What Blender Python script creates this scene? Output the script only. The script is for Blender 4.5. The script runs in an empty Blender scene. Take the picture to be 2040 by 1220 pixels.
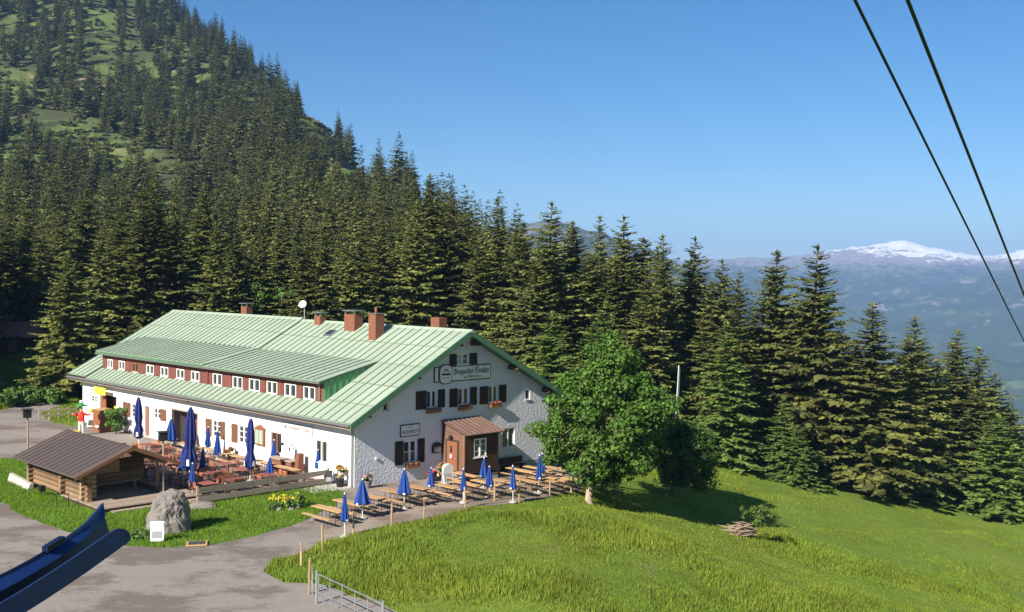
import bpy, bmesh, math, random
import numpy as np
from mathutils import Vector, Matrix
from mathutils.geometry import delaunay_2d_cdt
random.seed(7); RNG = np.random.default_rng(7)
SC = bpy.context.scene
COL = SC.collection
# ------------------------------------------------------------------ camera
F_PX, PITCH, ROLL, CAM_H = 2131.09, -.0254, .0111, 12.69
cp, sp, cr, sr = math.cos(PITCH), math.sin(PITCH), math.cos(ROLL), math.sin(ROLL)
cam = bpy.data.cameras.new('camera'); cam.sensor_width = 36; cam.lens = F_PX/2040*36
cam.clip_start = .1; cam.clip_end = 40000
camo = bpy.data.objects.new('camera', cam); COL.objects.link(camo); SC.camera = camo
R0, U0, F0 = Vector((1, 0, 0)), Vector((0, -sp, cp)), Vector((0, cp, sp))
Rp, Up = R0*cr+U0*sr, U0*cr-R0*sr
mw = Matrix((Rp, Up, -F0)).transposed().to_4x4(); mw.translation = (0, 0, CAM_H); camo.matrix_world = mw
# ------------------------------------------------------------------ sky, sun, exposure
SUN_EL = math.radians(32); SH = Vector((-.596, -.803))
world = bpy.data.worlds.new('World'); SC.world = world; world.use_nodes = True
nt = world.node_tree; nt.nodes.clear()
sky = nt.nodes.new('ShaderNodeTexSky'); sky.sky_type = 'NISHITA'; sky.sun_disc = False
sky.sun_elevation = SUN_EL; sky.sun_rotation = math.atan2(SH.x, SH.y)
sky.altitude = 1300; sky.air_density = 1.0; sky.dust_density = .3; sky.ozone_density = 4.
bg = nt.nodes.new('ShaderNodeBackground'); bg.inputs[1].default_value = .058
hs = nt.nodes.new('ShaderNodeHueSaturation'); hs.inputs['Saturation'].default_value = 1.26
wo = nt.nodes.new('ShaderNodeOutputWorld')
nt.links.new(sky.outputs[0], hs.inputs['Color']); nt.links.new(hs.outputs[0], bg.inputs[0]); nt.links.new(bg.outputs[0], wo.inputs[0])
sun = bpy.data.lights.new('sun', 'SUN'); sun.energy = 5.0; sun.angle = math.radians(.5); sun.color = (1, .93, .80)
suno = bpy.data.objects.new('sun', sun); COL.objects.link(suno)
sd = Vector((SH.x*math.cos(SUN_EL), SH.y*math.cos(SUN_EL), math.sin(SUN_EL)))
suno.rotation_euler = sd.to_track_quat('Z', 'Y').to_euler(); suno.location = (-60, -80, 120)
SC.view_settings.view_transform = 'Standard'; SC.view_settings.look = 'None'
SC.view_settings.exposure = 1.0; SC.view_settings.gamma = 1; SC.view_settings.use_curve_mapping = False
cy = SC.cycles
cy.use_denoising = True; cy.max_bounces = 6; cy.diffuse_bounces = 2; cy.glossy_bounces = 2
cy.transmission_bounces = 3; cy.transparent_max_bounces = 6; cy.volume_bounces = 0
cy.use_adaptive_sampling = True; cy.adaptive_threshold = .015
# ------------------------------------------------------------------ small helpers
AL = .7808; AX, AY = -9.366, 63.97
gx, gy = math.cos(AL), math.sin(AL)
def LW(a, b): return AX+a*gx-b*gy, AY+a*gy+b*gx            # house frame -> world
def toL(x, y): return (x-AX)*gx+(y-AY)*gy, -(x-AX)*gy+(y-AY)*gx
def ray(px, py):
    U, V = px-1020, py-610
    u, v = U*cr+V*sr, -U*sr+V*cr
    x, zz = u/F_PX, -v/F_PX
    return x, cp-zz*sp, sp+zz*cp
def atY(px, py, Y):
    r = ray(px, py); t = Y/r[1]
    return r[0]*t, Y, CAM_H+r[2]*t
def sstep(a, b, x):
    t = np.clip((x-a)/(b-a), 0, 1); return t*t*(3-2*t)
_P = RNG.random((256, 256))
def vnoise(x, y):
    xi, yi = np.floor(x).astype(int), np.floor(y).astype(int); fx, fy = x-xi, y-yi
    fx, fy = fx*fx*(3-2*fx), fy*fy*(3-2*fy)
    g = lambda i, j: _P[i & 255, j & 255]
    return (g(xi, yi)*(1-fx)+g(xi+1, yi)*fx)*(1-fy)+(g(xi, yi+1)*(1-fx)+g(xi+1, yi+1)*fx)*fy
def fbm(x, y, o=4):
    s, a, n = 0., .5, 0.
    for i in range(o):
        s = s+a*vnoise(x+17.3*i, y-9.1*i); n += a; a *= .5; x = x*2.03; y = y*2.03
    return s/n
# ------------------------------------------------------------------ terrain height
FAR = [(-500,600,140),(-500,430,250),(-500,250,450),(-500,50,700),(-500,-200,950),
 (0,668,150),(0,575,190),(0,450,290),(0,310,430),(0,130,610),(0,-20,780),(0,-150,950),(0,-100,1200),
 (300,605,140),(300,545,200),(300,440,300),(300,320,430),(300,170,600),(300,45,740),(300,-5,800),(300,80,1000),
 (500,590,140),(500,540,200),(500,430,310),(500,320,430),(500,210,570),(500,128,680),(500,220,850),
 (650,585,140),(650,530,200),(650,430,310),(650,330,430),(650,260,540),(650,340,700),
 (800,580,140),(800,530,200),(800,455,300),(800,405,395),(800,470,520),
 (950,620,140),(950,550,190),(950,525,260),(950,560,360),
 (1100,690,140),(1100,640,200),(1100,660,300),
 (1300,830,140),(1300,850,200),(1300,870,400),(1600,985,140),(1600,1010,200),(1600,1010,400),
 (1900,1060,140),(1900,1090,200),(1900,1090,400),(2400,1100,140),(2400,1160,250),(2400,1170,500),
 (1600,1040,1200),(1900,1080,1200),(2400,1100,1200),(1300,830,1200),(1000,640,1300),(700,600,1400),(300,450,1500),(-400,300,1500),
 (1050,470,3000),(1130,478,3000),(1250,520,3000),(1310,558,2950),(1400,630,2900),(980,495,3200),(850,480,3300),(600,520,3500),(200,500,3500),(-400,450,3500),
 (1050,600,2100),(1300,650,2100),(700,620,2100),(1200,560,4500),(1000,560,4500),(600,570,5000),
 (1400,525,9000),(1480,520,9000),(1560,518,9000),(1640,508,9000),(1720,497,9000),(1760,493,9000),(1800,487,9000),(1830,495,9000),(1860,500,9000),(1900,508,9000),(1950,517,9000),(2000,512,9000),(2050,500,9000),(2150,480,9000),(2400,470,9000),
 (1200,540,9000),(800,545,9000),(200,540,9000),(-400,535,9000),(1400,570,12500),(1800,560,12500),(2200,560,12500),(800,570,12500),(-200,570,12500),
 (1500,556,7200),(1700,556,7200),(1850,556,7200),(2000,548,7000),(2200,540,7000),
 (1600,640,5400),(1800,640,5400),(2000,620,5400),(2200,620,5400),
 (1600,730,4000),(1900,735,4000),(2050,735,4000),(2300,740,4000),(1700,820,3000),(2050,840,3000),(2300,850,3000),
 (1600,960,2000),(2050,980,2000),(2400,1000,2000),(1500,620,3600)]
_pts, _val = [], []
for px, py, Y in FAR:
    x, y, z = atY(px, py, Y); _pts.append((math.atan2(x, y)*4, math.log(math.hypot(x, y)))); _val.append(z)
_pts = np.array(_pts); _val = np.array(_val)
def _k(d2): return .5*d2*np.log(np.maximum(d2, 1e-12))
_n = len(_pts); _d2 = ((_pts[:, None]-_pts[None])**2).sum(-1)
_A = np.zeros((_n+3, _n+3)); _A[:_n, :_n] = _k(_d2)+np.eye(_n)*1e-4
_A[:_n, _n] = 1; _A[:_n, _n+1:] = _pts; _A[_n:, :_n] = _A[:_n, _n:].T
_w = np.linalg.solve(_A, np.concatenate([_val, [0, 0, 0]]))
def h_far(x, y):
    s = np.shape(x); q = np.stack([np.arctan2(x, y).ravel()*4, np.log(np.hypot(x, y).ravel()+1e-6)], 1)
    out = np.empty(len(q))
    for i in range(0, len(q), 4000):
        c = q[i:i+4000]; d2 = ((c[:, None]-_pts[None])**2).sum(-1)
        out[i:i+4000] = _k(d2)@_w[:_n]+_w[_n]+c@_w[_n+1:]
    return out.reshape(s)
def h_near(x, y):
    a, b = toL(x, y)
    z = -.33*2.5*np.log1p(np.exp(np.clip((x-4)/2.5, -30, 30)))+.11*4*np.log1p(np.exp(np.clip((x-20)/4, -30, 30)))
    z = z-.025*np.clip(a, 0, 17)*sstep(40, 20, np.abs(b))
    hump = .5*sstep(0, 3.5, -b-9.3)*sstep(-13, -7, a)
    z = z+hump+.25*sstep(42, 70, b)*sstep(30, 5, a)
    m = sstep(3, 9, x)
    z = z+m*(fbm(x*.09, y*.09, 3)-.5)*1.0
    return z
def hgt(x, y):
    x = np.asarray(x, float); y = np.asarray(y, float); r = np.hypot(x, y)
    w = sstep(112, 146, r)
    zf = np.where(r > 90, h_far(x, np.where(r > 90, y, y)), 0)
    rough = (fbm(x*.02+5, y*.02, 4)-.5)*16*sstep(170, 320, r)*sstep(2500, 900, r)
    rid = 1-np.abs(2*fbm(x*.0011+3, y*.0011+8, 6)-1)*1.6
    rid2 = 1-np.abs(2*fbm(x*.004+31, y*.004-8, 4)-1)*1.6
    rid3 = 1-np.abs(2*fbm(x*.011+61, y*.011-18, 3)-1)*1.6
    farn = ((rid-.55)*120+(rid2-.55)*60+(rid3-.55)*22)*sstep(1700, 3200, r)*(1-.65*sstep(7000, 8600, r))+(rid3-.55)*22*sstep(8000, 8900, r)
    return h_near(x, y)*(1-w)+(zf+rough+farn)*w
def H1(x, y): return float(hgt(np.array([x]), np.array([y]))[0])
def G(px, py, up=0.):
    """the place on the ground that lies behind a point of the photograph"""
    r = ray(px, py); z = 0.
    for _ in range(12):
        t = (z+up-CAM_H)/r[2]; z = z*.4+.6*float(h_near(np.array([r[0]*t]), np.array([r[1]*t]))[0])
    return r[0]*t, r[1]*t, z
# ------------------------------------------------------------------ materials
MATS = {}
def mat(name, c, rough=.75, var=.25, scale=4., bump=0., bscale=40., metal=0., spec=.3, rnd=0., c2=None, c2s=1., c2t=.55, c2w=.08, attr=False, transl=0., coord='Object', stretch=None, coat=0.):
    m = bpy.data.materials.new(name); m.use_nodes = True; MATS[name] = m
    N, Lk = m.node_tree.nodes, m.node_tree.links; bs = N['Principled BSDF']
    tc = N.new('ShaderNodeTexCoord'); src = tc.outputs[coord]
    if coord == 'World':
        pass
    if stretch:
        mp = N.new('ShaderNodeMapping'); mp.inputs['Scale'].default_value = stretch; Lk.new(src, mp.inputs[0]); src = mp.outputs[0]
    def noise(s, d=5, r=.6):
        n = N.new('ShaderNodeTexNoise'); n.inputs['Scale'].default_value = s; n.inputs['Detail'].default_value = d; n.inputs['Roughness'].default_value = r
        Lk.new(src, n.inputs['Vector']); return n.outputs['Fac']
    def mth(op, x, y, cl=False):
        n = N.new('ShaderNodeMath'); n.operation = op; n.use_clamp = cl
        for i, q in enumerate((x, y)):
            if isinstance(q, (int, float)): n.inputs[i].default_value = q
            else: Lk.new(q, n.inputs[i])
        return n.outputs[0]
    col = N.new('ShaderNodeRGB'); col.outputs[0].default_value = (*c, 1); cc = col.outputs[0]
    if c2:
        f = mth('MULTIPLY', mth('SUBTRACT', noise(c2s, 6, .65), c2t-c2w), 1/(2*c2w), True)
        mx = N.new('ShaderNodeMix'); mx.data_type = 'RGBA'; Lk.new(f, mx.inputs[0]); Lk.new(cc, mx.inputs[6]); mx.inputs[7].default_value = (*c2, 1); cc = mx.outputs[2]
    val = mth('ADD', mth('MULTIPLY', mth('SUBTRACT', noise(scale), .5), 2.6*var), 1.)
    if rnd:
        oi = N.new('ShaderNodeObjectInfo'); val = mth('MULTIPLY', val, mth('ADD', mth('MULTIPLY', mth('SUBTRACT', oi.outputs['Random'], .5), 2*rnd), 1))
    if attr:
        at = N.new('ShaderNodeAttribute'); at.attribute_name = 'tint'; val = mth('MULTIPLY', val, mth('ADD', mth('MULTIPLY', at.outputs['Fac'], 1.1), .45))
    vm = N.new('ShaderNodeVectorMath'); vm.operation = 'SCALE'; Lk.new(cc, vm.inputs[0]); Lk.new(val, vm.inputs['Scale'])
    Lk.new(vm.outputs[0], bs.inputs['Base Color'])
    bs.inputs['Roughness'].default_value = rough; bs.inputs['Metallic'].default_value = metal
    bs.inputs['Specular IOR Level'].default_value = spec; bs.inputs['Coat Weight'].default_value = coat
    if bump:
        b = N.new('ShaderNodeBump'); b.inputs['Strength'].default_value = min(1, bump); b.inputs['Distance'].default_value = .03*max(1, bump)
        Lk.new(noise(bscale, 4, .55), b.inputs['Height']); Lk.new(b.outputs[0], bs.inputs['Normal'])
    if transl:
        tr = N.new('ShaderNodeBsdfTranslucent'); Lk.new(vm.outputs[0], tr.inputs[0])
        ms = N.new('ShaderNodeMixShader'); ms.inputs[0].default_value = transl
        Lk.new(bs.outputs[0], ms.inputs[1]); Lk.new(tr.outputs[0], ms.inputs[2]); Lk.new(ms.outputs[0], N['Material Output'].inputs[0])
    return m
mat('plaster_shade_tint', (.64, .65, .68), .9, .05, .7, 1.5, 5.5)  # rough white plaster; gable shade deepened by a darker, bluer base colour
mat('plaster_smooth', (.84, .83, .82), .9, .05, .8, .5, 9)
mat('roof_green', (.318, .382, .300), .5, .12, .9, .12, 3, stretch=(.35, 2.2, .35), spec=.35, rnd=.07, c2=(.262, .325, .25), c2s=.6, c2t=.6, c2w=.12)
mat('roof_seam_shade', (.17, .225, .15), .6, .2, 2)  # darker green paints the shadow lines of ribs and cross laps into the colour
mat('trim_green', (.075, .17, .10), .5, .15, 2, spec=.35)
mat('cheek_green', (.10, .30, .13), .5, .12, 2)
mat('siding_red', (.165, .058, .045), .75, .2, 3, .4, 30, stretch=(1, 1, .15), rnd=.1)
mat('shutter_dark', (.030, .020, .016), .65, .3, 6, .3, 30, stretch=(1, 1, .2))
mat('shutter_brown', (.16, .075, .045), .7, .25, 6, .3, 30, stretch=(1, 1, .2))
mat('frame_white', (.78, .77, .75), .5, .04, 5)
mat('wood_dark', (.055, .034, .024), .8, .3, 5, .3, 30)
mat('wood_brown', (.24, .11, .055), .7, .25, 5, .3, 25, stretch=(1, 1, .3))
mat('wood_porch', (.16, .085, .058), .75, .25, 4, .3, 25, stretch=(1, 1, .25))
mat('wood_orange', (.24, .095, .045), .6, .18, 4, .2, 25)
mat('wood_pale', (.52, .31, .15), .6, .16, 5, .1, 40, stretch=(3, .6, 1), rnd=.16)
mat('wood_grey', (.30, .24, .19), .85, .35, 5, .5, 30, stretch=(.4, 3, 3), rnd=.2)
mat('post_wood', (.42, .29, .17), .85, .3, 9, .4, 30, rnd=.2)
mat('log', (.20, .135, .085), .85, .5, 3, .9, 14, stretch=(2.5, .5, 4), rnd=.45, c2=(.30, .16, .065), c2s=.5, c2t=.55, c2w=.1)
mat('log_end', (.34, .24, .15), .85, .25, 14, .3, 20)
mat('deck', (.34, .27, .21), .85, .25, 4, .4, 30, rnd=.18)
mat('cabin_roof', (.092, .070, .063), .5, .12, 1.5, .1, 5, spec=.35, rnd=.07)
mat('porch_roof', (.185, .115, .095), .55, .15, 2, .1, 6, rnd=.08)
mat('brick', (.20, .080, .048), .85, .3, 8, .5, 40)
mat('concrete', (.42, .39, .36), .9, .2, 3, .4, 30)
mat('metal_grey', (.34, .34, .35), .4, .1, 4, metal=.7)
mat('metal_galv', (.52, .54, .56), .38, .12, 8, metal=.75)
mat('metal_black', (.02, .02, .022), .5, .1, 4)
mat('table_leg', (.035, .05, .045), .5, .1, 4)
mat('blue_canvas', (.012, .050, .24), .75, .22, 5, .25, 10, rnd=.12)
mat('blue_canvas_dark', (.012, .022, .13), .75, .22, 5, .25, 10, rnd=.12)
mat('blue_paint', (.008, .026, .115), .38, .12, 6, .05, 60, spec=.4)
mat('blue_paint_dark', (.006, .013, .05), .45, .12, 6)
mat('white_paint', (.80, .80, .79), .5, .05, 5)
mat('pole_white', (.66, .65, .62), .5, .1, 6)
mat('chalkboard', (.055, .058, .06), .8, .3, 4)
mat('screen_grey', (.26, .27, .29), .7, .15, 4)
mat('chair_orange', (.27, .10, .052), .55, .2, 6, rnd=.5)
mat('table_red', (.26, .085, .06), .55, .2, 5, rnd=.2)
mat('red_paint', (.62, .03, .02), .5, .1, 5)
mat('green_paint', (.03, .25, .06), .5, .15, 5)
mat('yellow_paint', (.75, .60, .04), .5, .1, 5)
mat('skin', (.55, .32, .22), .6, .05, 5)
mat('terracotta', (.40, .15, .08), .8, .2, 5)
mat('flower_red', (.62, .045, .03), .7, .3, 20)
mat('flower_orange', (.75, .25, .03), .7, .3, 20)
mat('flower_pink', (.60, .32, .38), .7, .3, 20)
mat('leaf_pot', (.07, .14, .03), .7, .35, 15, transl=.2)
mat('sign_white', (.72, .70, .66), .6, .06, 6)
mat('ink', (.02, .02, .03), .7, .05, 5)
mat('ink_red', (.24, .06, .05), .7, .05, 5)
mat('yellow_sign', (.82, .74, .06), .6, .05, 5)
mat('curtain', (.45, .50, .62), .8, .15, 6)
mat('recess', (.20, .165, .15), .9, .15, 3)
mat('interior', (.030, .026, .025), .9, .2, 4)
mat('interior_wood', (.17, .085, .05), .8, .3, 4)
mat('stone', (.20, .178, .165), .92, .32, 2.2, 2.0, 5, c2=(.16, .135, .13), c2s=3.2, c2t=.60, c2w=.09)
mat('bark', (.17, .125, .09), .9, .35, 6, .9, 14, stretch=(2, 2, .4))
mat('bark_pale', (.34, .27, .20), .9, .3, 5, .9, 12, stretch=(2, 2, .4))
mat('deadwood', (.34, .25, .185), .9, .3, 6, .5, 20)
mat('spruce', (.168, .180, .046), .8, .3, .35, attr=True, rnd=.28, transl=.18, spec=.15, c2=(.098, .125, .042), c2s=.22, c2t=.55, c2w=.12)
mat('spruce_young', (.112, .168, .036), .8, .3, .35, attr=True, rnd=.2, transl=.2, spec=.15)
mat('spruce_far', (.120, .130, .040), .85, .3, .05, attr=True, rnd=.3, transl=.1, spec=.1, c2=(.070, .084, .030), c2s=.03, c2t=.52, c2w=.1)
mat('maple_leaf', (.080, .160, .022), .6, .3, .8, attr=True, transl=.28, spec=.3)
mat('maple_leaf_dark', (.062, .125, .022), .6, .3, .8, attr=True, transl=.25, spec=.3)
mat('shrub_leaf', (.10, .19, .035), .65, .3, 2, attr=True, transl=.25)
mat('grass_blade', (.176, .258, .032), .75, .15, .3, attr=True, transl=.35, spec=.12, c2=(.232, .275, .036), c2s=.16, c2t=.5, c2w=.12)
mat('lawn_blade', (.135, .245, .022), .75, .2, .5, attr=True, transl=.35, spec=.12)
mat('rope', (.012, .013, .016), .6, .1, 4)
mat('red_roof', (.42, .15, .10), .7, .2, 2)
def glass():
    m = bpy.data.materials.new('glass'); m.use_nodes = True; b = m.node_tree.nodes['Principled BSDF']
    b.inputs['Base Color'].default_value = (.03, .035, .042, 1); b.inputs['Roughness'].default_value = .06; b.inputs['Specular IOR Level'].default_value = .6
    MATS['glass'] = m
glass()
class NG:
    def __init__(s, name):
        s.m = bpy.data.materials.new(name); s.m.use_nodes = True; MATS[name] = s.m
        s.N, s.L = s.m.node_tree.nodes, s.m.node_tree.links; s.b = s.N['Principled BSDF']
        s.pos = s.N.new('ShaderNodeNewGeometry').outputs['Position']
    def noise(s, sc, d=6, r=.6, stretch=None, off=0):
        src = s.pos
        if stretch or off:
            mp = s.N.new('ShaderNodeMapping'); mp.inputs['Scale'].default_value = stretch or (1, 1, 1); mp.inputs['Location'].default_value = (off, off*.7, 0); s.L.new(src, mp.inputs[0]); src = mp.outputs[0]
        n = s.N.new('ShaderNodeTexNoise'); n.inputs['Scale'].default_value = sc; n.inputs['Detail'].default_value = d; n.inputs['Roughness'].default_value = r
        s.L.new(src, n.inputs['Vector']); return n.outputs['Fac']
    def mth(s, op, x, y=0., cl=False):
        n = s.N.new('ShaderNodeMath'); n.operation = op; n.use_clamp = cl
        for i, q in enumerate((x, y)):
            if isinstance(q, (int, float)): n.inputs[i].default_value = q
            else: s.L.new(q, n.inputs[i])
        return n.outputs[0]
    def thr(s, x, t, w): return s.mth('MULTIPLY', s.mth('SUBTRACT', x, t-w), 1/(2*w), True)
    def mix(s, f, a, b):
        n = s.N.new('ShaderNodeMix'); n.data_type = 'RGBA'
        for i, q in ((0, f), (6, a), (7, b)):
            if isinstance(q, tuple): n.inputs[i].default_value = (*q, 1)
            elif isinstance(q, (int, float)): n.inputs[i].default_value = q
            else: s.L.new(q, n.inputs[i])
        return n.outputs[2]
    def xyz(s):
        n = s.N.new('ShaderNodeSeparateXYZ'); s.L.new(s.pos, n.inputs[0]); return n.outputs
    def nz(s):
        g = s.N.new('ShaderNodeNewGeometry'); n = s.N.new('ShaderNodeSeparateXYZ'); s.L.new(g.outputs['Normal'], n.inputs[0]); return n.outputs[2]
    def fin(s, col, rough=.9, bump=None, bs=.5, bd=.05):
        s.L.new(col, s.b.inputs['Base Color']); s.b.inputs['Roughness'].default_value = rough; s.b.inputs['Specular IOR Level'].default_value = .15
        if bump is not None:
            b = s.N.new('ShaderNodeBump'); b.inputs['Strength'].default_value = bs; b.inputs['Distance'].default_value = bd
            s.L.new(bump, b.inputs['Height']); s.L.new(b.outputs[0], s.b.inputs['Normal'])
def mat_ground():
    g = NG('ground')
    n1, n2, n3 = g.noise(.09), g.noise(.9), g.noise(5., 4)
    c = g.mix(g.thr(n1, .5, .14), (.120, .205, .024), (.155, .215, .030))
    c = g.mix(g.mth('MULTIPLY', g.thr(n2, .56, .1), .55), c, (.085, .135, .02))
    c = g.mix(g.mth('MULTIPLY', g.thr(g.noise(.33, 5, .6, off=40), .64, .05), .5), c, (.20, .155, .075))
    c = g.mix(g.mth('MULTIPLY', g.thr(n3, .6, .12), .35), c, (.23, .22, .055))
    far = g.thr(g.mth('LENGTH', 0) if False else g.xyz()[1], 190., 40.)
    h = g.mix(g.thr(g.noise(.014, 6, .65, off=9), .50, .07), (.115, .160, .038), (.058, .068, .028))
    h = g.mix(g.thr(g.noise(.022, 6, .7, off=70), .60, .03), h, (.25, .20, .13))
    h = g.mix(g.thr(g.noise(.05, 5, .65, off=30), .58, .05), h, (.040, .052, .022))
    c = g.mix(far, c, h)
    g.fin(c, .95, g.noise(3, 5), .6, .12)
mat_ground()
def mat_yard():
    g = NG('yard')
    c = g.mix(g.noise(.5, 4), (.31, .27, .245), (.255, .222, .20))
    patch = g.thr(g.noise(.13, 9, .74, (1, 1.5, 1), 3), .52, .035)
    c = g.mix(g.mth('MULTIPLY', patch, .85), c, (.15, .12, .104))
    grav = g.thr(g.noise(.21, 6, .7, off=21), .60, .04)
    c = g.mix(grav, c, g.mix(g.noise(9, 3), (.13, .105, .085), (.36, .32, .28)))
    c = g.mix(g.mth('MULTIPLY', g.thr(g.noise(14, 3), .58, .1), .4), c, (.19, .165, .145))
    g.fin(c, .95, g.noise(11, 5), .5, .05)
mat_yard()
def mat_gravel():
    g = NG('gravel')
    c = g.mix(g.noise(12, 3, .7), (.20, .16, .13), (.44, .37, .31))
    c = g.mix(g.thr(g.noise(.35, 6, .65), .52, .09), c, (.21, .155, .12))
    g.fin(c, .95, g.noise(14, 4), .6, .05)
mat_gravel()
def mat_paving():
    g = NG('terrace_paving')
    c = g.mix(g.noise(.6, 5), (.27, .165, .135), (.36, .27, .225))
    c = g.mix(g.mth('MULTIPLY', g.thr(g.noise(5, 4), .55, .1), .5), c, (.16, .10, .08))
    g.fin(c, .9, g.noise(7, 4), .4, .04)
mat_paving()
def mat_mountain():
    g = NG('mountain'); X, Y, Z = g.xyz(); nz = g.nz()
    wood = g.mix(g.noise(.004, 8, .7), (.012, .024, .013), (.062, .085, .030))
    c = g.mix(g.thr(g.noise(.0034, 7, .66, off=500), .60, .018), wood, (.085, .125, .05))
    steep = g.mth('MULTIPLY', g.thr(g.noise(.0062, 8, .74, (1, 1, 2.5), 90), .585, .02), g.thr(Z, -190, 60))
    c = g.mix(steep, c, (.17, .16, .155))
    alp = g.thr(g.mth('ADD', Z, g.mth('MULTIPLY', g.mth('SUBTRACT', g.noise(.003, 6, .7), .5), 300)), 150, 60)
    c = g.mix(alp, c, g.mix(g.thr(g.noise(.006, 7, .7), .5, .1), (.05, .068, .038), (.13, .13, .125)))
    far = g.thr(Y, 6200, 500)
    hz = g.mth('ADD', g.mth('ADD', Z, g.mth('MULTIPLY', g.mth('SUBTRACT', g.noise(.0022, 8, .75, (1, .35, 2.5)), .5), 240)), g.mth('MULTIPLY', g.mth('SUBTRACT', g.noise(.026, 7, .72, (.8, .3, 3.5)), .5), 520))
    side = g.mth('MULTIPLY', g.mth('SUBTRACT', g.thr(X, 2850, 330), 1.), .24)
    st = g.mth('ADD', g.noise(.03, 7, .72, (.8, .3, 3.)), g.mth('MULTIPLY', g.mth('SUBTRACT', g.noise(.004, 5, .6, off=33), .5), .7))
    snow = g.mth('MULTIPLY', g.thr(g.mth('ADD', g.mth('ADD', st, side), g.mth('MULTIPLY', g.mth('SUBTRACT', Z, 70.), 1/420)), .83, .03), far)
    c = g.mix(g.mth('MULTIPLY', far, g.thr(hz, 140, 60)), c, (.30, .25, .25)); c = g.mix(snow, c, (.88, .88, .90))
    g.fin(c, .95, g.noise(.02, 6), .4, 6)
mat_mountain()
# ------------------------------------------------------------------ mesh builder
class MB:
    def __init__(s): s.v, s.f, s.mi, s.t = [], [], [], []
    def add(s, vs, fs, mi=0, tint=None):
        o = len(s.v); s.v += [tuple(p) for p in vs]; s.f += [tuple(i+o for i in q) for q in fs]; s.mi += [mi]*len(fs)
        if tint is not None: s.t += [tint]*len(fs)
        return s
    def box(s, x0, x1, y0, y1, z0, z1, mi=0):
        return s.add([(x0,y0,z0),(x1,y0,z0),(x1,y1,z0),(x0,y1,z0),(x0,y0,z1),(x1,y0,z1),(x1,y1,z1),(x0,y1,z1)],
              [(0,3,2,1),(4,5,6,7),(0,1,5,4),(1,2,6,5),(2,3,7,6),(3,0,4,7)], mi)
    def hexa(s, lo, hi, mi=0):
        n = len(lo)
        return s.add(list(lo)+list(hi), [tuple(range(n-1, -1, -1)), tuple(range(n, 2*n))]+[(i, (i+1) % n, n+(i+1) % n, n+i) for i in range(n)], mi)
    def bar(s, p, q, w, h=None, mi=0):
        p, q = Vector(p), Vector(q); d = (q-p).normalized(); h = h or w
        u = d.cross(Vector((0, 0, 1))); u = Vector((1, 0, 0)) if u.length < 1e-3 else u.normalized(); k = u.cross(d)
        A = [p+u*w/2*i+k*h/2*j for i, j in ((-1,-1),(1,-1),(1,1),(-1,1))]; B = [x+(q-p) for x in A]
        return s.hexa(A, B, mi)
    def tube(s, pts, rad, n=6, mi=0, cap=True):
        pts = [Vector(p) for p in pts]; rad = rad if hasattr(rad, '__len__') else [rad]*len(pts); o = len(s.v)
        for i, p in enumerate(pts):
            d = (pts[min(i+1, len(pts)-1)]-pts[max(i-1, 0)]).normalized()
            u = d.cross(Vector((0, 0, 1))); u = Vector((1, 0, 0)) if u.length < 1e-2 else u.normalized(); k = u.cross(d)
            for j in range(n):
                t = 2*math.pi*j/n; s.v.append(tuple(p+(u*math.cos(t)+k*math.sin(t))*rad[i]))
        for i in range(len(pts)-1):
            for j in range(n):
                s.f.append((o+i*n+j, o+i*n+(j+1) % n, o+(i+1)*n+(j+1) % n, o+(i+1)*n+j)); s.mi.append(mi)
        if cap:
            s.f.append(tuple(o+j for j in range(n-1, -1, -1))); s.f.append(tuple(o+(len(pts)-1)*n+j for j in range(n))); s.mi += [mi, mi]
        return s
    def lathe(s, prof, n=12, c=(0, 0), mi=0, fold=0., ph=0.):
        o = len(s.v)
        for r, z in prof:
            for j in range(n):
                t = 2*math.pi*j/n+ph; rr = r*(1+(fold if j % 2 else -fold))
                s.v.append((c[0]+rr*math.cos(t), c[1]+rr*math.sin(t), z))
        for i in range(len(prof)-1):
            for j in range(n):
                s.f.append((o+i*n+j, o+i*n+(j+1) % n, o+(i+1)*n+(j+1) % n, o+(i+1)*n+j)); s.mi.append(mi)
        s.f.append(tuple(o+j for j in range(n-1, -1, -1))); s.f.append(tuple(o+(len(prof)-1)*n+j for j in range(n))); s.mi += [mi, mi]
        return s
    def mesh(s, name, mats, smooth=False):
        me = bpy.data.meshes.new(name); me.from_pydata(s.v, [], s.f)
        for m in (mats if isinstance(mats, (list, tuple)) else [mats]): me.materials.append(MATS[m])
        me.polygons.foreach_set('material_index', s.mi)
        if s.t and len(s.t) == len(s.f):
            at = me.attributes.new('tint', 'FLOAT', 'FACE'); at.data.foreach_set('value', s.t)
        if smooth: me.polygons.foreach_set('use_smooth', [True]*len(s.f))
        me.update(); return me
    def build(s, name, mats, parent=None, smooth=False, loc=None, rz=0): return link(name, s.mesh(name, mats, smooth), parent, loc, rz)
def link(name, data, parent=None, loc=None, rz=0):
    o = bpy.data.objects.new(name, data); COL.objects.link(o)
    if parent: o.parent = parent
    if name in ('flowers', 'foliage', 'needles'): o['kind'] = 'stuff'
    if loc: o.location = loc
    if rz: o.rotation_euler.z = rz
    return o
def thing(name, label, cat, loc=(0, 0, 0), rz=0, group=None):
    o = link(name, None, None, loc, rz); o.empty_display_size = .3; return tag(o, label, cat, group)
def tag(o, label, cat=None, group=None, kind=None):
    o['label'] = label
    if cat: o['category'] = cat
    if group: o['group'] = group
    if kind: o['kind'] = kind
    return o
def struct(o): o['kind'] = 'structure'; return o
def kids(o): return KIDS.get(o.name, [])
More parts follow.
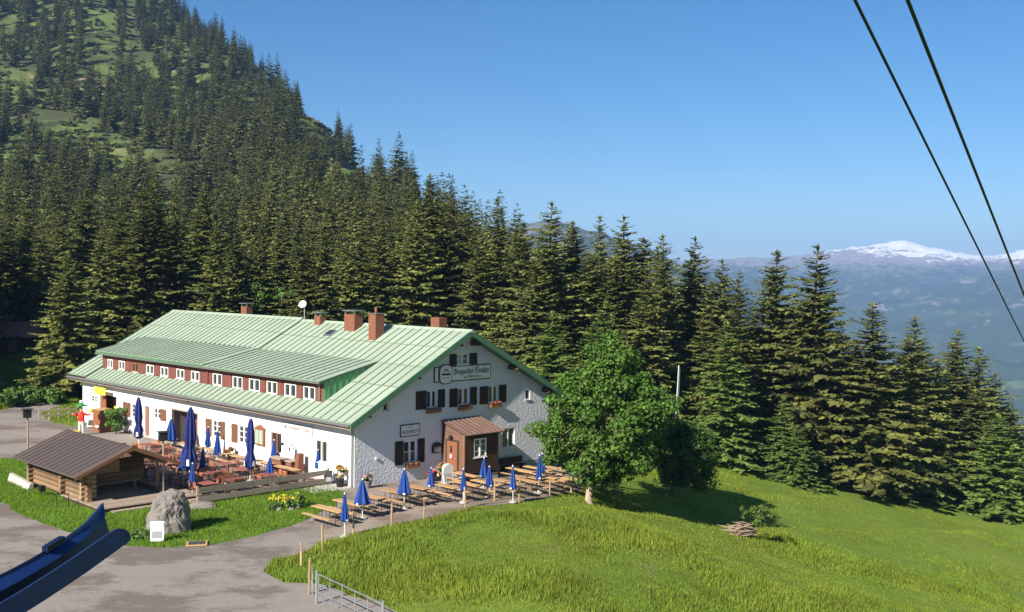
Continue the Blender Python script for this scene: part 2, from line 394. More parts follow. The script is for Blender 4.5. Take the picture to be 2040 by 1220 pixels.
def copy_tree(src, loc, rz, label=None, group=None, scale=None):
    """a copy of a thing with copies of its parts and sub-parts (mesh data shared)"""
    def rec(o, par):
        c = o.copy(); COL.objects.link(c); c.parent = par
        for ch in o.children: rec(ch, c)
        return c
    r = rec(src, None); r.location = loc; r.rotation_euler.z = rz
    if label: r['label'] = label
    if group: r['group'] = group
    if scale: r.scale = scale
    return r
def poly_holes(outer, holes, keep=None, pts=()):
    """triangulate a 2-D outline with holes"""
    vs, es = [], []
    for lp in [outer]+list(holes):
        o = len(vs); n = len(lp); vs += [Vector(p) for p in lp]; es += [(o+i, o+(i+1) % n) for i in range(n)]
    vs += [Vector(p) for p in pts]
    V, E_, Fs, *_ = delaunay_2d_cdt(vs, es, [], 0, 1e-5)
    O = np.array(outer); Hs = [np.array(h) for h in holes]; out = []
    if Fs:
        C = np.array([[sum(V[i][0] for i in f)/len(f), sum(V[i][1] for i in f)/len(f)] for f in Fs])
        ok = inpoly(C, O)
        for h in Hs: ok &= ~inpoly(C, h)
        out = [f for f, k in zip(Fs, ok) if k]
    return V, out
def inpoly(P, poly):
    x, y = P[:, 0], P[:, 1]; ins = np.zeros(len(P), bool); n = len(poly)
    for i in range(n):
        x0, y0 = poly[i]; x1, y1 = poly[(i+1) % n]
        if y0 == y1: continue
        c = ((y0 > y) != (y1 > y)) & (x < (x1-x0)*(y-y0)/(y1-y0)+x0); ins ^= c
    return ins
# ------------------------------------------------------------------ ground sheet and far mountains
def polar(name, r0, r1, nr, a0, a1, na, matn, drop=0.):
    r = np.geomspace(r0, r1, nr); t = np.radians(np.linspace(a0, a1, na))
    Rr, T = np.meshgrid(r, t, indexing='ij'); X, Y = Rr*np.sin(T), Rr*np.cos(T)
    Z = hgt(X, Y)-drop
    V = np.stack([X, Y, Z], -1).reshape(-1, 3)
    i, j = np.meshgrid(np.arange(nr-1), np.arange(na-1), indexing='ij'); k = (i*na+j).ravel()
    Fq = np.stack([k, k+1, k+na+1, k+na], 1)[:, ::-1]
    me = bpy.data.meshes.new(name); me.vertices.add(len(V)); me.vertices.foreach_set('co', V.ravel())
    me.loops.add(Fq.size); me.loops.foreach_set('vertex_index', Fq.ravel().astype(np.int32))
    me.polygons.add(len(Fq)); me.polygons.foreach_set('loop_start', np.arange(0, Fq.size, 4, dtype=np.int32))
    me.polygons.foreach_set('use_smooth', np.ones(len(Fq), bool)); me.materials.append(MATS[matn]); me.update(); me.validate()
    return struct(link(name, me))
polar('ground', 10, 1300, 260, -80, 80, 420, 'ground')
polar('mountain', 1250, 12500, 330, -45, 45, 620, 'mountain', 1.)
def rough_loop(pts, step, amp, closed_z=None):
    out = []
    for i, p in enumerate(pts):
        q = pts[(i+1) % len(pts)]; L = math.hypot(q[0]-p[0], q[1]-p[1]); n = max(1, int(L/step))
        for k in range(n):
            t = k/n; x, y = p[0]+(q[0]-p[0])*t, p[1]+(q[1]-p[1])*t
            x += amp*float(fbm(np.array([x*.7]), np.array([y*.7]))[0]*2-1); y += amp*float(fbm(np.array([x*.7+50]), np.array([y*.7]))[0]*2-1); out.append((x, y))
    return out
def sheet(name, outer, holes, matn, lift, grid=1.2, parent=None):
    O = np.array(outer); xs = np.arange(O[:, 0].min(), O[:, 0].max(), grid); ys = np.arange(O[:, 1].min(), O[:, 1].max(), grid)
    Q = np.stack(np.meshgrid(xs, ys), -1).reshape(-1, 2); Q = Q[inpoly(Q, O)]
    V, Fs = poly_holes(outer, holes, pts=[tuple(q) for q in Q])
    P = np.array([(v[0], v[1]) for v in V]); Z = hgt(P[:, 0], P[:, 1])+lift
    mb = MB(); mb.add([(p[0], p[1], z) for p, z in zip(P, Z)], Fs)
    return mb.build(name, matn, parent, True)
YARD = [G(*p)[:2] for p in [(-300,1400),(760,1400),(860,1260),(790,1215),(700,1188),(640,1165),(560,1160),(522,1140),(548,1118),(600,1104),(650,1080),(740,1058),(850,1036),(950,1010),(1060,1000),(1170,978),(1225,964),(1235,945),(1180,930)]]
YARD += [LW(14.5, 1), LW(13, 3), LW(3, 38.2)]+[G(*p)[:2] for p in [(150,852),(100,840),(82,826),(125,806),(60,803),(0,818),(-110,840),(-300,870)]]
ISLAND = [G(*p)[:2] for p in [(-160,945),(-60,922),(0,914),(60,917),(110,925)]]+[LW(-9.5, 13), LW(-9.45, 2.0), LW(-.45, 2.0)]+[G(*p)[:2] for p in [(690,985),(668,1010),(600,1041),(520,1068),(430,1085),(330,1093),(250,1089),(150,1068),(70,1040),(0,1002),(-150,962)]]
YARD_R = rough_loop(YARD, 1.0, .45); ISLAND_R = rough_loop(ISLAND, 1.0, .35)
struct(sheet('yard', YARD_R, [ISLAND_R], 'yard', .03))
TERR2 = [G(*p)[:2] for p in [(640,1078),(740,1056),(850,1034),(950,1008),(1060,998),(1170,976),(1220,963),(1230,946),(1178,932)]]+[LW(15, -.1), LW(-.05, -.1), LW(-.7, -2.2), LW(-4.5, -4.3)]
struct(sheet('gravel_terrace', rough_loop(TERR2, 1., .12), [], 'gravel', .05))
struct(sheet('paved_terrace', [LW(-9.4, 2.1), LW(0, 2.1), LW(0, 24.5), LW(-7, 24.5), LW(-9.4, 14)], [], 'terrace_paving', .06))
# ------------------------------------------------------------------ trees
def spruce_mesh(h, R, seed, whorls, nb, nst, tw=1.0, bare=.06, mtn='spruce', sparse=0.):
    rd = random.Random(seed); cm = MB(); tm = MB()
    lean = (rd.uniform(-.012, .012)*h, rd.uniform(-.012, .012)*h)
    ax = lambda t: Vector((lean[0]*t*t, lean[1]*t*t, h*t))
    tm.tube([ax(t) for t in (-.03, .0, .03, .25, .5, .75, .96, 1)], [h*.017, h*.0155, h*.012, h*.0105, h*.008, h*.005, h*.0015, .01], 8)
    for i in range(whorls):
        t = bare+(1-bare)*((i+rd.random()*.7)/whorls)**.92
        if t > .992: continue
        prof = min(1., (t-bare+.05)/.14)*(1-t)**.66
        off = rd.random()*6.28; kk = rd.uniform(.72, 1.15)
        n = max(3, int(nb*(.55+.5*(1-t))))
        for b in range(n):
            if rd.random() < sparse: continue
            an = off+6.2832*b/n+rd.uniform(-.4, .4); tj = min(.99, max(bare*.6, t+rd.uniform(-.9, .9)/whorls))
            r = R*prof*kk*rd.uniform(.6, 1.22)+.04*R*(.4+.6*(1-t))
            d = Vector((math.cos(an), math.sin(an), 0)); s = Vector((-d.y, d.x, 0))
            el = .35*t+rd.uniform(-.12, .12)-.28*(1-t)          # upper boughs rise, lower ones droop
            p0 = ax(tj); ns = max(3, int(nst*(.45+.6*r/R)))
            for k in range(1, ns+1):
                u = (k-.2)/ns; c = p0+d*(r*u)+Vector((0, 0, r*(el*u-.22*u*u*(1-.6*t)+.12*u**4)))
                lt = (.25*r*(1.15-u)+(.085*R+.10)*(.3+.75*(1-t)))*tw*rd.uniform(.75, 1.25)
                wd = lt*rd.uniform(.28, .46)
                for sg in (-1, 1):
                    dr = (s*sg*rd.uniform(.45, .9)+d*rd.uniform(.25, .7)+Vector((0, 0, rd.uniform(-1.1, -.1)*(1-.6*t)))).normalized()
                    wv = (d*.8-s*sg*.3+Vector((0, 0, rd.uniform(-.5, .5)))).normalized()*wd
                    m = c+dr*lt*.45
                    cm.add([c, m-wv, c+dr*lt, m+wv], [(0, 1, 2, 3)], 0, rd.random())
            tip = p0+d*(r*1.04)+Vector((0, 0, r*(el-.10))); wv = s*(.10*r+.05)
            c = p0+d*(r*.78)+Vector((0, 0, r*(el*.78-.11))); m = (c+tip)*.5
            cm.add([c, m-wv, tip, m+wv], [(0, 1, 2, 3)], 0, rd.random())
    for k in range(5):
        an = k*1.257; c = ax(.985); cm.add([c-Vector((0, 0, .5)), c+Vector((math.cos(an)*.14, math.sin(an)*.14, .1)), ax(1)+Vector((0, 0, .12))], [(0, 1, 2)], 0, rd.random())
    return cm.mesh('crown', mtn), tm.mesh('trunk', 'bark')
HI = [spruce_mesh(20, 4.6, 11, 56, 11, 14, .78), spruce_mesh(20, 4.1, 12, 58, 11, 13, .78, sparse=.08), spruce_mesh(20, 5.0, 13, 54, 11, 15, .78, sparse=.12), spruce_mesh(20, 3.8, 14, 58, 10, 13, .8), spruce_mesh(20, 4.6, 15, 52, 10, 14, .8, bare=.10, sparse=.18), spruce_mesh(20, 4.3, 16, 50, 11, 14, .8, sparse=.15)]
YO = [spruce_mesh(10, 2.5, 21, 44, 10, 12, .8, .02, 'spruce_young'), spruce_mesh(10, 2.1, 22, 44, 10, 12, .8, .02, 'spruce_young')]
MID = [spruce_mesh(20, 4.1, 31+i, 34, 8, 6, 1.25, .05, 'spruce_far', .05) for i in range(4)]
def add_spruce(x, y, h, kind, label, group=None, wid=1., name='spruce_tree', z=None):
    z = H1(x, y) if z is None else z
    o = thing(name, label, 'tree', (x, y, z-.1), random.uniform(0, 6.28), group)
    c, t = kind; base = 10 if kind in YO else 20; k = h/base
    o.scale = (k*wid, k*wid, k)
    link('trunk', t, o); link('crown', c, o); return o
NEAR = []
ORD = ['first', 'second', 'third', 'fourth', 'fifth', 'sixth', 'seventh', 'eighth', 'ninth', 'tenth', 'eleventh', 'twelfth', 'thirteenth', 'fourteenth', 'fifteenth', 'sixteenth', 'seventeenth', 'eighteenth', 'nineteenth', 'twentieth']
def nth(k): return ORD[k-1] if k <= 20 else 'twenty-'+ORD[k-21]
def row(lst, label, group=None, kinds=HI):
    if isinstance(label, str) and '{}' in label:
        od = sorted(range(len(lst)), key=lambda i: lst[i][0]); rk = {i: k for k, i in enumerate(od)}; label = [label.format(nth(rk[i]+1)) for i in range(len(lst))]
    for i, (px, py, Y, wid) in enumerate(lst):
        x, y, zt = atY(px, py, Y); z = H1(x, y); h = zt-z
        wid *= 1.52 if px > 1640 else 1.40 if px > 940 else 1.25
        add_spruce(x, y, h, kinds[(i*3+int(px)) % len(kinds)], label if isinstance(label, str) else label[i], group, wid); NEAR.append((x, y))
# the spruces one can tell apart
x, y, zt = atY(135, 498, 108); add_spruce(x, y, zt-H1(x, y), HI[0], 'sunlit olive spruce standing alone at the left end of the inn', None, 1.35); NEAR.append((x, y))
row([(1620,486,114,.95)], 'tallest spruce of the right hand wood with a pale bare trunk showing', kinds=[HI[4]])
row([(1545,496,118,.85)], 'tall spruce just left of the tallest one in the right hand wood', kinds=[HI[2]])
row([(1740,600,112,1.05),(1822,628,118,1.0),(1905,655,126,1.05),(1952,690,126,1.0),(1990,740,130,.95)],
    ['broad spruce to the right of the tallest one, its top below the snowy ridge','second spruce along the slope right of the tallest one','third spruce stepping down the slope toward the valley','fourth spruce stepping down the slope toward the valley','last tall spruce on the slope before the valley opens'])
row([(1432,515,122,.9),(1470,540,114,.85),(1378,470,126,.85),(1326,465,120,.9),(1246,428,126,.95),(1196,428,130,.7),(1143,440,128,.8),(1093,400,118,.95),(1040,440,112,.9),(992,393,122,.85),(958,450,116,.9),(1290,520,114,.9),(1215,520,118,.9),(1165,500,118,.9),(1070,500,104,.9)],
    'tall spruce behind the gable and maple, {} from the left by its top', 'spruces behind the gable end')
row([(925,420,128,.8),(895,385,124,.95),(858,345,128,1.05),(830,400,120,1.),(792,430,132,.9),(760,430,120,1.),(720,450,128,.9),(690,440,118,.9),(645,425,126,1.),(610,450,116,.95),(560,440,130,.9),(520,445,122,1.),(470,470,124,1.),(428,440,118,.9),(405,362,132,1.15),(350,390,124,1.),(310,345,132,1.),(285,370,122,1.05),(240,400,130,1.),(205,455,120,1.),(170,375,138,1.),(120,415,134,1.),(85,440,142,1.),(50,400,146,1.),(15,430,140,1.),(-25,400,140,1.),(-70,420,130,1.1)],
    'tall front rank spruce behind the green roof, {} from the left by its top', 'spruces behind the green roof')
fill = []
for k in range(34):
    Y = random.uniform(128, 172); px = random.uniform(-60, 1010); fill.append((px, random.uniform(430, 540)+max(0, (px-800)*.25), Y, random.uniform(.85, 1.1)))
fill = [f for f in fill if not (f[0] < 190 and f[2] < 140)]
row(fill, 'spruce among those crowding the wood behind the inn roof', 'spruces crowding the wood')
row([(px, 330, Y, 1.1) for px, Y in ((-190,104),(-170,112),(-110,124),(-210,118),(-140,128),(-170,134),(-260,128),(-330,112))], 'spruce of the wood at the left border', 'spruces at the left border')
row([(960,520,136,.9),(880,480,140,.9),(740,500,142,.9),(670,490,140,.9),(590,480,142,.9),(500,480,140,.9),(380,470,142,.9),(260,460,148,.9),(140,480,152,.9),(60,490,155,.9),(0,500,150,.9)],
    'second rank spruce behind the inn, {} from the left by its top', 'second rank spruces behind the inn')
row([(1445,640,106,1.15),(1560,790,105,1.1),(1590,845,104,1.2)], ['broad young light green spruce at the meadow edge right of the banner','small bright green spruce in front of the tall pair','smallest light green spruce below the tallest one'], kinds=YO)
row([(1755,822,111,1.),(1885,888,115,.8),(1988,825,113,1.2),(1800,930,110,1.),(1690,880,110,1.)], ['young spruce in front of the broad spruce on the right','slim young spruce at the meadow edge near the right border','young spruce with skirts to the ground nearest the right border','low young spruce on the meadow edge between two taller ones','low young spruce under the tallest one at the meadow edge'], kinds=YO)
row([(1100,618,94,1.),(1210,600,107,1.1),(1180,640,102,1.)], ['small spruce rising behind the gable roof edge','young spruce with a pointed top behind the maple crown','young green spruce hidden half behind the maple crown'], kinds=YO)
row([(1665,660,120,1.),(1780,720,118,1.),(1850,760,120,1.),(1930,800,124,1.),(1500,640,124,1.),(1400,620,118,1.),(2010,800,130,1.),(2060,830,126,1.)],
    'dark gap filling spruce of the right hand wood, {} from the left', 'gap filling spruces at the right')
ENV = [(940,440),(1000,420),(1095,410),(1245,430),(1325,468),(1375,475),(1430,520),(1490,560),(1545,510),(1620,510),(1680,590),(1740,605),(1820,632),(1900,658),(1950,692),(1990,742),(2040,830),(2120,850)]
rr_ = random.Random(77); ex_ = []
for k in range(34):
    px = 950+k*33+rr_.uniform(-12, 12); e = float(np.interp(px, *zip(*ENV))); ex_.append((px, e+rr_.uniform(15, 105), rr_.uniform(119, 140), rr_.uniform(.9, 1.15)))
row(ex_, 'spruce between the tall ones of the right hand wood, {} from the left', 'spruces between the tall ones at the right') if len(ex_) <= 29 else row(ex_, 'spruce between the tall ones of the wood right of the gable', 'spruces between the tall ones at the right')
# the wooded mountainside
def clearing(x, y):
    u, v = np.array([x]), np.array([y]); c = float(fbm(u*.011+4, v*.011+2, 3)[0])
    zz = H1(x, y)-CAM_H; px, py = 1020+F_PX*x/y, 556-F_PX*zz/y
    for cx, cy, rx, ry, sl in ((170,300,150,27,.42),(10,180,55,22,.3),(20,340,60,18,0),(630,285,42,45,.3),(690,365,60,38,.2),(300,350,90,26,.3),(450,70,110,9,.62),(860,440,40,14,.3)):
        dx, dy = px-cx, py-cy-(px-cx)*sl
        if (dx/rx)**2+(dy/ry/(1.6 if cx < 420 else .8))**2 < 1: return True
    return c > .77 or float(fbm(u*.034+14, v*.034+22, 3)[0]) > .69
cand = []; taken = np.array(NEAR)
r = 176.
while r < 900:
    sp_ = 6.8+r*.0070
    for th in np.arange(-33, 2.5, math.degrees(sp_/r)):
        rr = r+random.uniform(-.5, .5)*sp_; t = math.radians(th)+random.uniform(-.5, .5)*sp_/r
        x, y = rr*math.sin(t), rr*math.cos(t)
        if clearing(x, y): continue
        cand.append((x, y, rr))
    r += sp_
cand.sort(key=lambda c: c[2])
cxy = np.array(cand); CZ = hgt(cxy[:, 0], cxy[:, 1])
# which of them the photograph's side sees: sweep a horizon per direction
az = np.degrees(np.arctan2(cxy[:, 0], cxy[:, 1])); hz = {}; vis = []
HT = np.array([random.uniform(8.5, 18)+5.5*float(sstep(220, 420, c[2]))*random.uniform(.4, 1.1) for c in cand])
for i in range(len(cand)):
    k = int(az[i]*3.5); top = (CZ[i]+HT[i]-CAM_H)/cxy[i, 2]; low = (CZ[i]+HT[i]*.62-CAM_H)/cxy[i, 2]
    vis.append(low > max(hz.get(k, -9), hz.get(k+1, -9)*1.0)-.012); hz[k] = max(hz.get(k, -9), low)
vis = np.array(vis)
front = [i for i in range(len(cand)) if vis[i]][:290]
for i in front:
    x, y, rr = cand[i]
    m = MID[i % 4]; o = link('hillside_spruce', m[0], None, (x, y, CZ[i]-.4), random.uniform(0, 6.28))
    k = HT[i]/20; o.scale = (k*random.uniform(.85, 1.15), k*random.uniform(.85, 1.15), k)
    tag(o, 'dark spruce on the lower mountainside above the wood behind the inn', 'tree', 'spruces of the lower mountainside')
def low_spruce(seed):
    rd = random.Random(seed); V, Fc = [], []
    for i in range(15):
        t = .03+.93*i/15; rr = .20*(1-t)**.85
        for b in range(8):
            an = rd.random()*6.28; d = Vector((math.cos(an), math.sin(an), 0)); s = Vector((-d.y, d.x, 0)); q = rr*rd.uniform(.7, 1.25); o = len(V)
            z = t+rd.uniform(-.02, .02)
            z += rd.uniform(-.03, .03); V += [d*q*.15+Vector((0, 0, z+.03)), d*q*.6-s*q*.28+Vector((0, 0, z-.03-.02*rd.random())), d*q*1.15+Vector((0, 0, z-.05-.04*rd.random())), d*q*.6+s*q*.28+Vector((0, 0, z-.01))]; Fc.append((o, o+1, o+2, o+3))
    o = len(V); V += [Vector((.02, 0, .85)), Vector((-.01, .017, .85)), Vector((-.01, -.017, .85)), Vector((0, 0, 1.0))]; Fc += [(o, o+1, o+3, o+3), (o+1, o+2, o+3, o+3)]
    return np.array([tuple(v) for v in V]), np.array(Fc)
def scatter_mesh(name, variants, inst, matn):
    """join many placed copies into one mesh"""
    VV, FF, TT, o = [], [], [], 0
    for k, (x, y, z, sx, sz, rot) in enumerate(inst):
        V, Fc = variants[k % len(variants)]; c, s = math.cos(rot), math.sin(rot)
        W = np.empty_like(V); W[:, 0] = (V[:, 0]*c-V[:, 1]*s)*sx+x; W[:, 1] = (V[:, 0]*s+V[:, 1]*c)*sx+y; W[:, 2] = V[:, 2]*sz+z
        VV.append(W); FF.append(Fc+o); TT.append(np.clip(random.random()*.7+.3*RNG.random(len(Fc)), 0, 1)); o += len(V)
    return raw_mesh(name, np.concatenate(VV), np.concatenate(FF), np.concatenate(TT), matn)
def raw_mesh(name, V, Fc, tint, matn):
    me = bpy.data.meshes.new(name); n = Fc.shape[1]
    me.vertices.add(len(V)); me.vertices.foreach_set('co', np.ascontiguousarray(V, np.float32).ravel())
    me.loops.add(Fc.size); me.loops.foreach_set('vertex_index', np.ascontiguousarray(Fc, np.int32).ravel())
    me.polygons.add(len(Fc)); me.polygons.foreach_set('loop_start', np.arange(0, Fc.size, n, dtype=np.int32))
    at = me.attributes.new('tint', 'FLOAT', 'FACE'); at.data.foreach_set('value', np.ascontiguousarray(tint, np.float32))
    me.materials.append(MATS[matn]); me.update()
    return me
fs = set(front)
inst = [(cand[i][0], cand[i][1], CZ[i]-.5, HT[i]*random.uniform(.85, 1.2), HT[i], random.random()*6.28) for i in range(len(cand)) if i not in fs and (vis[i] or random.random() < .5)]
def forest_points(name, inst, sources, label):
    """one object: the far wood, placed by geometry nodes as copies of the hillside spruces"""
    me = bpy.data.meshes.new(name); me.from_pydata([i[:3] for i in inst], [], [])
    for nm, ty, vals in (('rot', 'FLOAT_VECTOR', [(0, 0, i[5]) for i in inst]), ('scl', 'FLOAT_VECTOR', [(i[3]/20, i[3]/20, i[4]/20) for i in inst])):
        at = me.attributes.new(nm, ty, 'POINT'); at.data.foreach_set('vector', np.array(vals, np.float32).ravel())
    at = me.attributes.new('kind', 'INT', 'POINT'); at.data.foreach_set('value', [k % len(sources) for k in range(len(inst))])
    o = link(name, me); ng = bpy.data.node_groups.new(name, 'GeometryNodeTree')
    ng.interface.new_socket('Geometry', in_out='INPUT', socket_type='NodeSocketGeometry'); ng.interface.new_socket('Geometry', in_out='OUTPUT', socket_type='NodeSocketGeometry')
    N, L = ng.nodes, ng.links; gi, go = N.new('NodeGroupInput'), N.new('NodeGroupOutput'); jn = N.new('GeometryNodeJoinGeometry')
    def attr(nm, ty):
        n = N.new('GeometryNodeInputNamedAttribute'); n.data_type = ty; n.inputs[0].default_value = nm; return n.outputs[0]
    rot, scl, kd = attr('rot', 'FLOAT_VECTOR'), attr('scl', 'FLOAT_VECTOR'), attr('kind', 'INT')
    for k, src in enumerate(sources):
        oi = N.new('GeometryNodeObjectInfo'); oi.inputs['Object'].default_value = src; oi.inputs['As Instance'].default_value = True; oi.transform_space = 'ORIGINAL'
        cmp_ = N.new('FunctionNodeCompare'); cmp_.data_type = 'INT'; cmp_.operation = 'EQUAL'; L.new(kd, cmp_.inputs[2]); cmp_.inputs[3].default_value = k
        ip = N.new('GeometryNodeInstanceOnPoints'); L.new(gi.outputs[0], ip.inputs['Points']); L.new(cmp_.outputs[0], ip.inputs['Selection']); L.new(oi.outputs['Geometry'], ip.inputs['Instance'])
        L.new(rot, ip.inputs['Rotation']); L.new(scl, ip.inputs['Scale']); L.new(ip.outputs[0], jn.inputs[0])
    L.new(jn.outputs[0], go.inputs[0]); md = o.modifiers.new('wood', 'NODES'); md.node_group = ng
    return tag(o, label, 'forest', kind='stuff')
srcs = []
for m in MID: srcs.append(next(o for o in bpy.data.objects if o.data == m[0]))
forest_points('mountain_forest', inst, srcs, 'distant spruce wood covering the upper mountainside')
# dwarf pine and scrub on the slopes
def bush_var(seed, n=40):
    rd = np.random.default_rng(seed); c = rd.normal(size=(n, 3)); c /= np.linalg.norm(c, axis=1)[:, None]; c *= (.55+.45*rd.random((n, 1))); c[:, 2] = np.abs(c[:, 2])*.8
    u = rd.normal(size=(n, 3))*.28; v = rd.normal(size=(n, 3))*.28
    V = np.stack([c-u, c-v, c+u, c+v], 1).reshape(-1, 3); return V, np.arange(4*n).reshape(n, 4)
scr = []
while len(scr) < 3600:
    rr = random.uniform(200, 850); t = math.radians(random.uniform(-32, -1)); x, y = rr*math.sin(t), rr*math.cos(t)
    if random.random() < float(fbm(np.array([x*.018]), np.array([y*.018+7]), 3)[0])*1.3-.15: scr.append((x, y, rr))
sx_ = np.array(scr); sz_ = hgt(sx_[:, 0], sx_[:, 1])
inst = [(p[0], p[1], z-.3, random.uniform(1.2, 3.2), random.uniform(1., 2.4), random.random()*6.28) for p, z in zip(scr, sz_)]
tag(link('mountain_scrub', scatter_mesh('mountain_scrub', [bush_var(70+i) for i in range(6)], inst, 'spruce_far')), 'dark dwarf pine scrub between the spruces on the mountainside', 'scrub', kind='stuff')
# broad-leaved trees
def leaf_cloud(centres, radii, per, size, seed, squash=.7):
    rd = np.random.default_rng(seed); C = np.repeat(np.array(centres), per, 0); Rr = np.repeat(np.array(radii), per)[:, None]
    n = len(C); d = rd.normal(size=(n, 3)); d /= np.linalg.norm(d, axis=1)[:, None]; p = C+d*Rr*(rd.random((n, 1))**.45)*np.array([1, 1, squash])
    nrm = d*.7+np.array([0, 0, .55])+rd.normal(size=(n, 3))*.45; nrm /= np.linalg.norm(nrm, axis=1)[:, None]
    u = np.cross(nrm, rd.normal(size=(n, 3))); u /= np.linalg.norm(u, axis=1)[:, None]; v = np.cross(nrm, u)
    s = size*(.6+.8*rd.random((n, 1)))
    V = np.stack([p-u*s, p-v*s*.62+nrm*s*.15, p+u*s, p+v*s*.62+nrm*s*.15], 1).reshape(-1, 3)
    return V, np.arange(4*n).reshape(n, 4), np.clip(rd.random(n)*.6+.4*np.repeat(rd.random(len(centres)), per), 0, 1)
def broadleaf(name, label, base, tips, leafmat, barkmat, trunk_r, trunk_pts, per, size, seed, rr=(.5, .95)):
    o = thing(name, label, 'tree', base); rd = random.Random(seed); mb = MB()
    n = len(trunk_pts); mb.tube(trunk_pts, [trunk_r*(1.5 if i == 0 else 1-.55*i/(n-1)) for i in range(n)], 9)
    fork = [Vector(p) for p in trunk_pts[max(1, n-3):]]
    for c in tips:
        c = Vector(c); f = min(fork, key=lambda q: (q-c).length+(2 if q.z > c.z else 0))
        mid = f.lerp(c, .5)+Vector((rd.uniform(-.3, .3), rd.uniform(-.3, .3), rd.uniform(.0, .35)))
        mb.tube([f, f.lerp(mid, .5)+Vector((0, 0, .08)), mid, c], [trunk_r*.30, trunk_r*.22, trunk_r*.15, .012], 5)
    mb.build('trunk', barkmat, o, True)
    V, Fc, T = leaf_cloud(tips, [rd.uniform(*rr) for _ in tips], per, size, seed)
    link('crown', raw_mesh('crown', V, Fc, T, leafmat), o); return o
def crown_tips(n, seed, shape):
    rd = random.Random(seed); out = []
    while len(out) < n:
        d = Vector((rd.gauss(0, 1), rd.gauss(0, 1), rd.gauss(0, 1))).normalized()*rd.random()**.33
        p = shape(d, rd)
        if p and all((Vector(p)-Vector(q)).length > .33 for q in out): out.append(p)
    return out
def maple_shape(d, rd):
    z = 5.85+d.z*4.55; t = (z-1.5)/9.0; w = 3.95*(1-.60*max(0, t-.35)**1.2/(.65**1.2))*(.8+.3*rd.random())
    k = 1+.28*math.sin(3*math.atan2(d.y, d.x)+z*1.3)
    return (d.x*w*k+.95+.15*(z-4)*.3, d.y*w*k, z)
gx0, gy0, gz0 = G(1174, 1004)
broadleaf('maple_tree', 'big leafy green maple at the corner of the gravel terrace', (gx0, gy0, gz0-.1), crown_tips(250, 3, maple_shape), 'maple_leaf', 'bark_pale', .26,
          [(0, 0, 0), (-.05, 0, .35), (.02, .05, 1.2), (.12, .1, 2.2), (.2, .2, 3.6), (.1, .2, 5.2), (.3, .2, 7.2), (.4, .2, 8.1)], 210, .115, 4)
gx1, gy1, gz1 = G(1338, 988)
broadleaf('maple_tree', 'smaller dark shaded tree leaning out right of the big maple', (gx1, gy1, gz1-.1), crown_tips(115, 9, lambda d, rd: (d.x*3.0*(.8+.3*rd.random())+.6, d.y*2.5, 3.3+d.z*2.6-.55*d.x)), 'maple_leaf_dark', 'bark', .14,
          [(0, 0, 0), (.1, 0, .8), (.3, .1, 1.8), (.5, .1, 2.8), (.6, .1, 3.8)], 190, .10, 10)
gx2, gy2, gz2 = G(1215, 975)
broadleaf('maple_tree', 'slim second maple behind the big one, its dark trunk leaning', (gx2, gy2+1.5, H1(gx2, gy2+1.5)-.1), crown_tips(105, 19, lambda d, rd: (d.x*2.7*(.8+.3*rd.random())+1.6, d.y*2.3, 4.9+d.z*3.6)), 'maple_leaf_dark', 'bark', .16,
          [(0, 0, 0), (.2, 0, .9), (.5, 0, 2.0), (.8, 0, 3.2), (1., 0, 5.)], 190, .105, 20)
# bright broad-leaved bushes at the wood's foot
for k, (px, py, Y, rx) in enumerate([(595, 560, 118, 2.6), (520, 545, 121, 2.2), (1120, 925, 84, 1.4), (45, 770, 104, 2.0), (25, 790, 101, 1.6), (95, 775, 103, 1.7)]):
    x, y, z = atY(px, py, Y); zg = H1(x, y); hh = max(1.4, z-zg)
    tips = [(random.gauss(0, .45)*rx, random.gauss(0, .45)*rx, hh*(.25+.7*random.random())) for _ in range(26)]
    lab = ['bright green bush at the foot of the wood above the roof', 'rounded green bush in the wood behind the far chimney', 'green bush beside the right end of the gable', 'leafy shrub on the field edge at the far left', 'lowest shrub by the fence at the far left', 'shrub beside the lone spruce at the left'][k]
    broadleaf('bush', lab, (x, y, zg-.1), tips, 'shrub_leaf', 'bark', .06, [(0, 0, 0), (0, 0, hh*.3), (0, .1, hh*.6)], 70, .16, 100+k, (.5*rx*.5, .8*rx*.5))['category'] = 'bush'
# ------------------------------------------------------------------ the inn (local frame: x along the gable, y along the length)
inn = thing('mountain_inn', 'long white inn with green metal roof, red-brown dormer band and shuttered windows', 'building', (AX, AY, 0), AL)
SL, A0, Z0, XR, ZR, OH, LEN = .5523, -.874, 3.998, 8.664, 9.266, .85, 38.95
SR_, AE = .516, 17.85
zl = lambda a: Z0+SL*(a-A0)
zr = lambda a: ZR-SR_*(a-XR)
def wall(name, outer, holes, to3, depth, matn, parent):
    V, Fs = poly_holes(outer, holes); mb = MB(); mb.add([to3(v[0], v[1], 0) for v in V], Fs)
    for h in holes:
        for i in range(len(h)):
            p, q = h[i], h[(i+1) % len(h)]
            mb.add([to3(*p, 0), to3(*q, 0), to3(*q, depth), to3(*p, depth)], [(0, 1, 2, 3)])
    return mb.build(name, matn, parent)
rect = lambda x0, x1, z0, z1: [(x0, z0), (x1, z0), (x1, z1), (x0, z1)]
GW = [(8.15,9.25,7.03,7.75),(5.65,6.5,4.38,5.5),(8.3,9.3,4.36,5.48),(11.05,11.95,4.34,5.47),(3.8,4.85,1.05,2.45),(12.4,13.6,1.1,2.45),(14.6,15.05,4.3,5.0),(2.15,2.6,4.45,5.05)]
FW = [(36.1,37.35,1.9,2.45),(28.45,29.75,1.35,2.42),(24.75,25.9,1.62,2.45),(15.75,16.9,1.22,2.42),(12.1,13.35,1.2,2.42),(7.95,9.2,1.15,2.4),(2.85,4.15,1.12,2.5)]
DOORS = [(32.35,35.5,.08,2.7),(26.55,27.4,.08,2.45),(18.95,23.0,.08,2.7)]
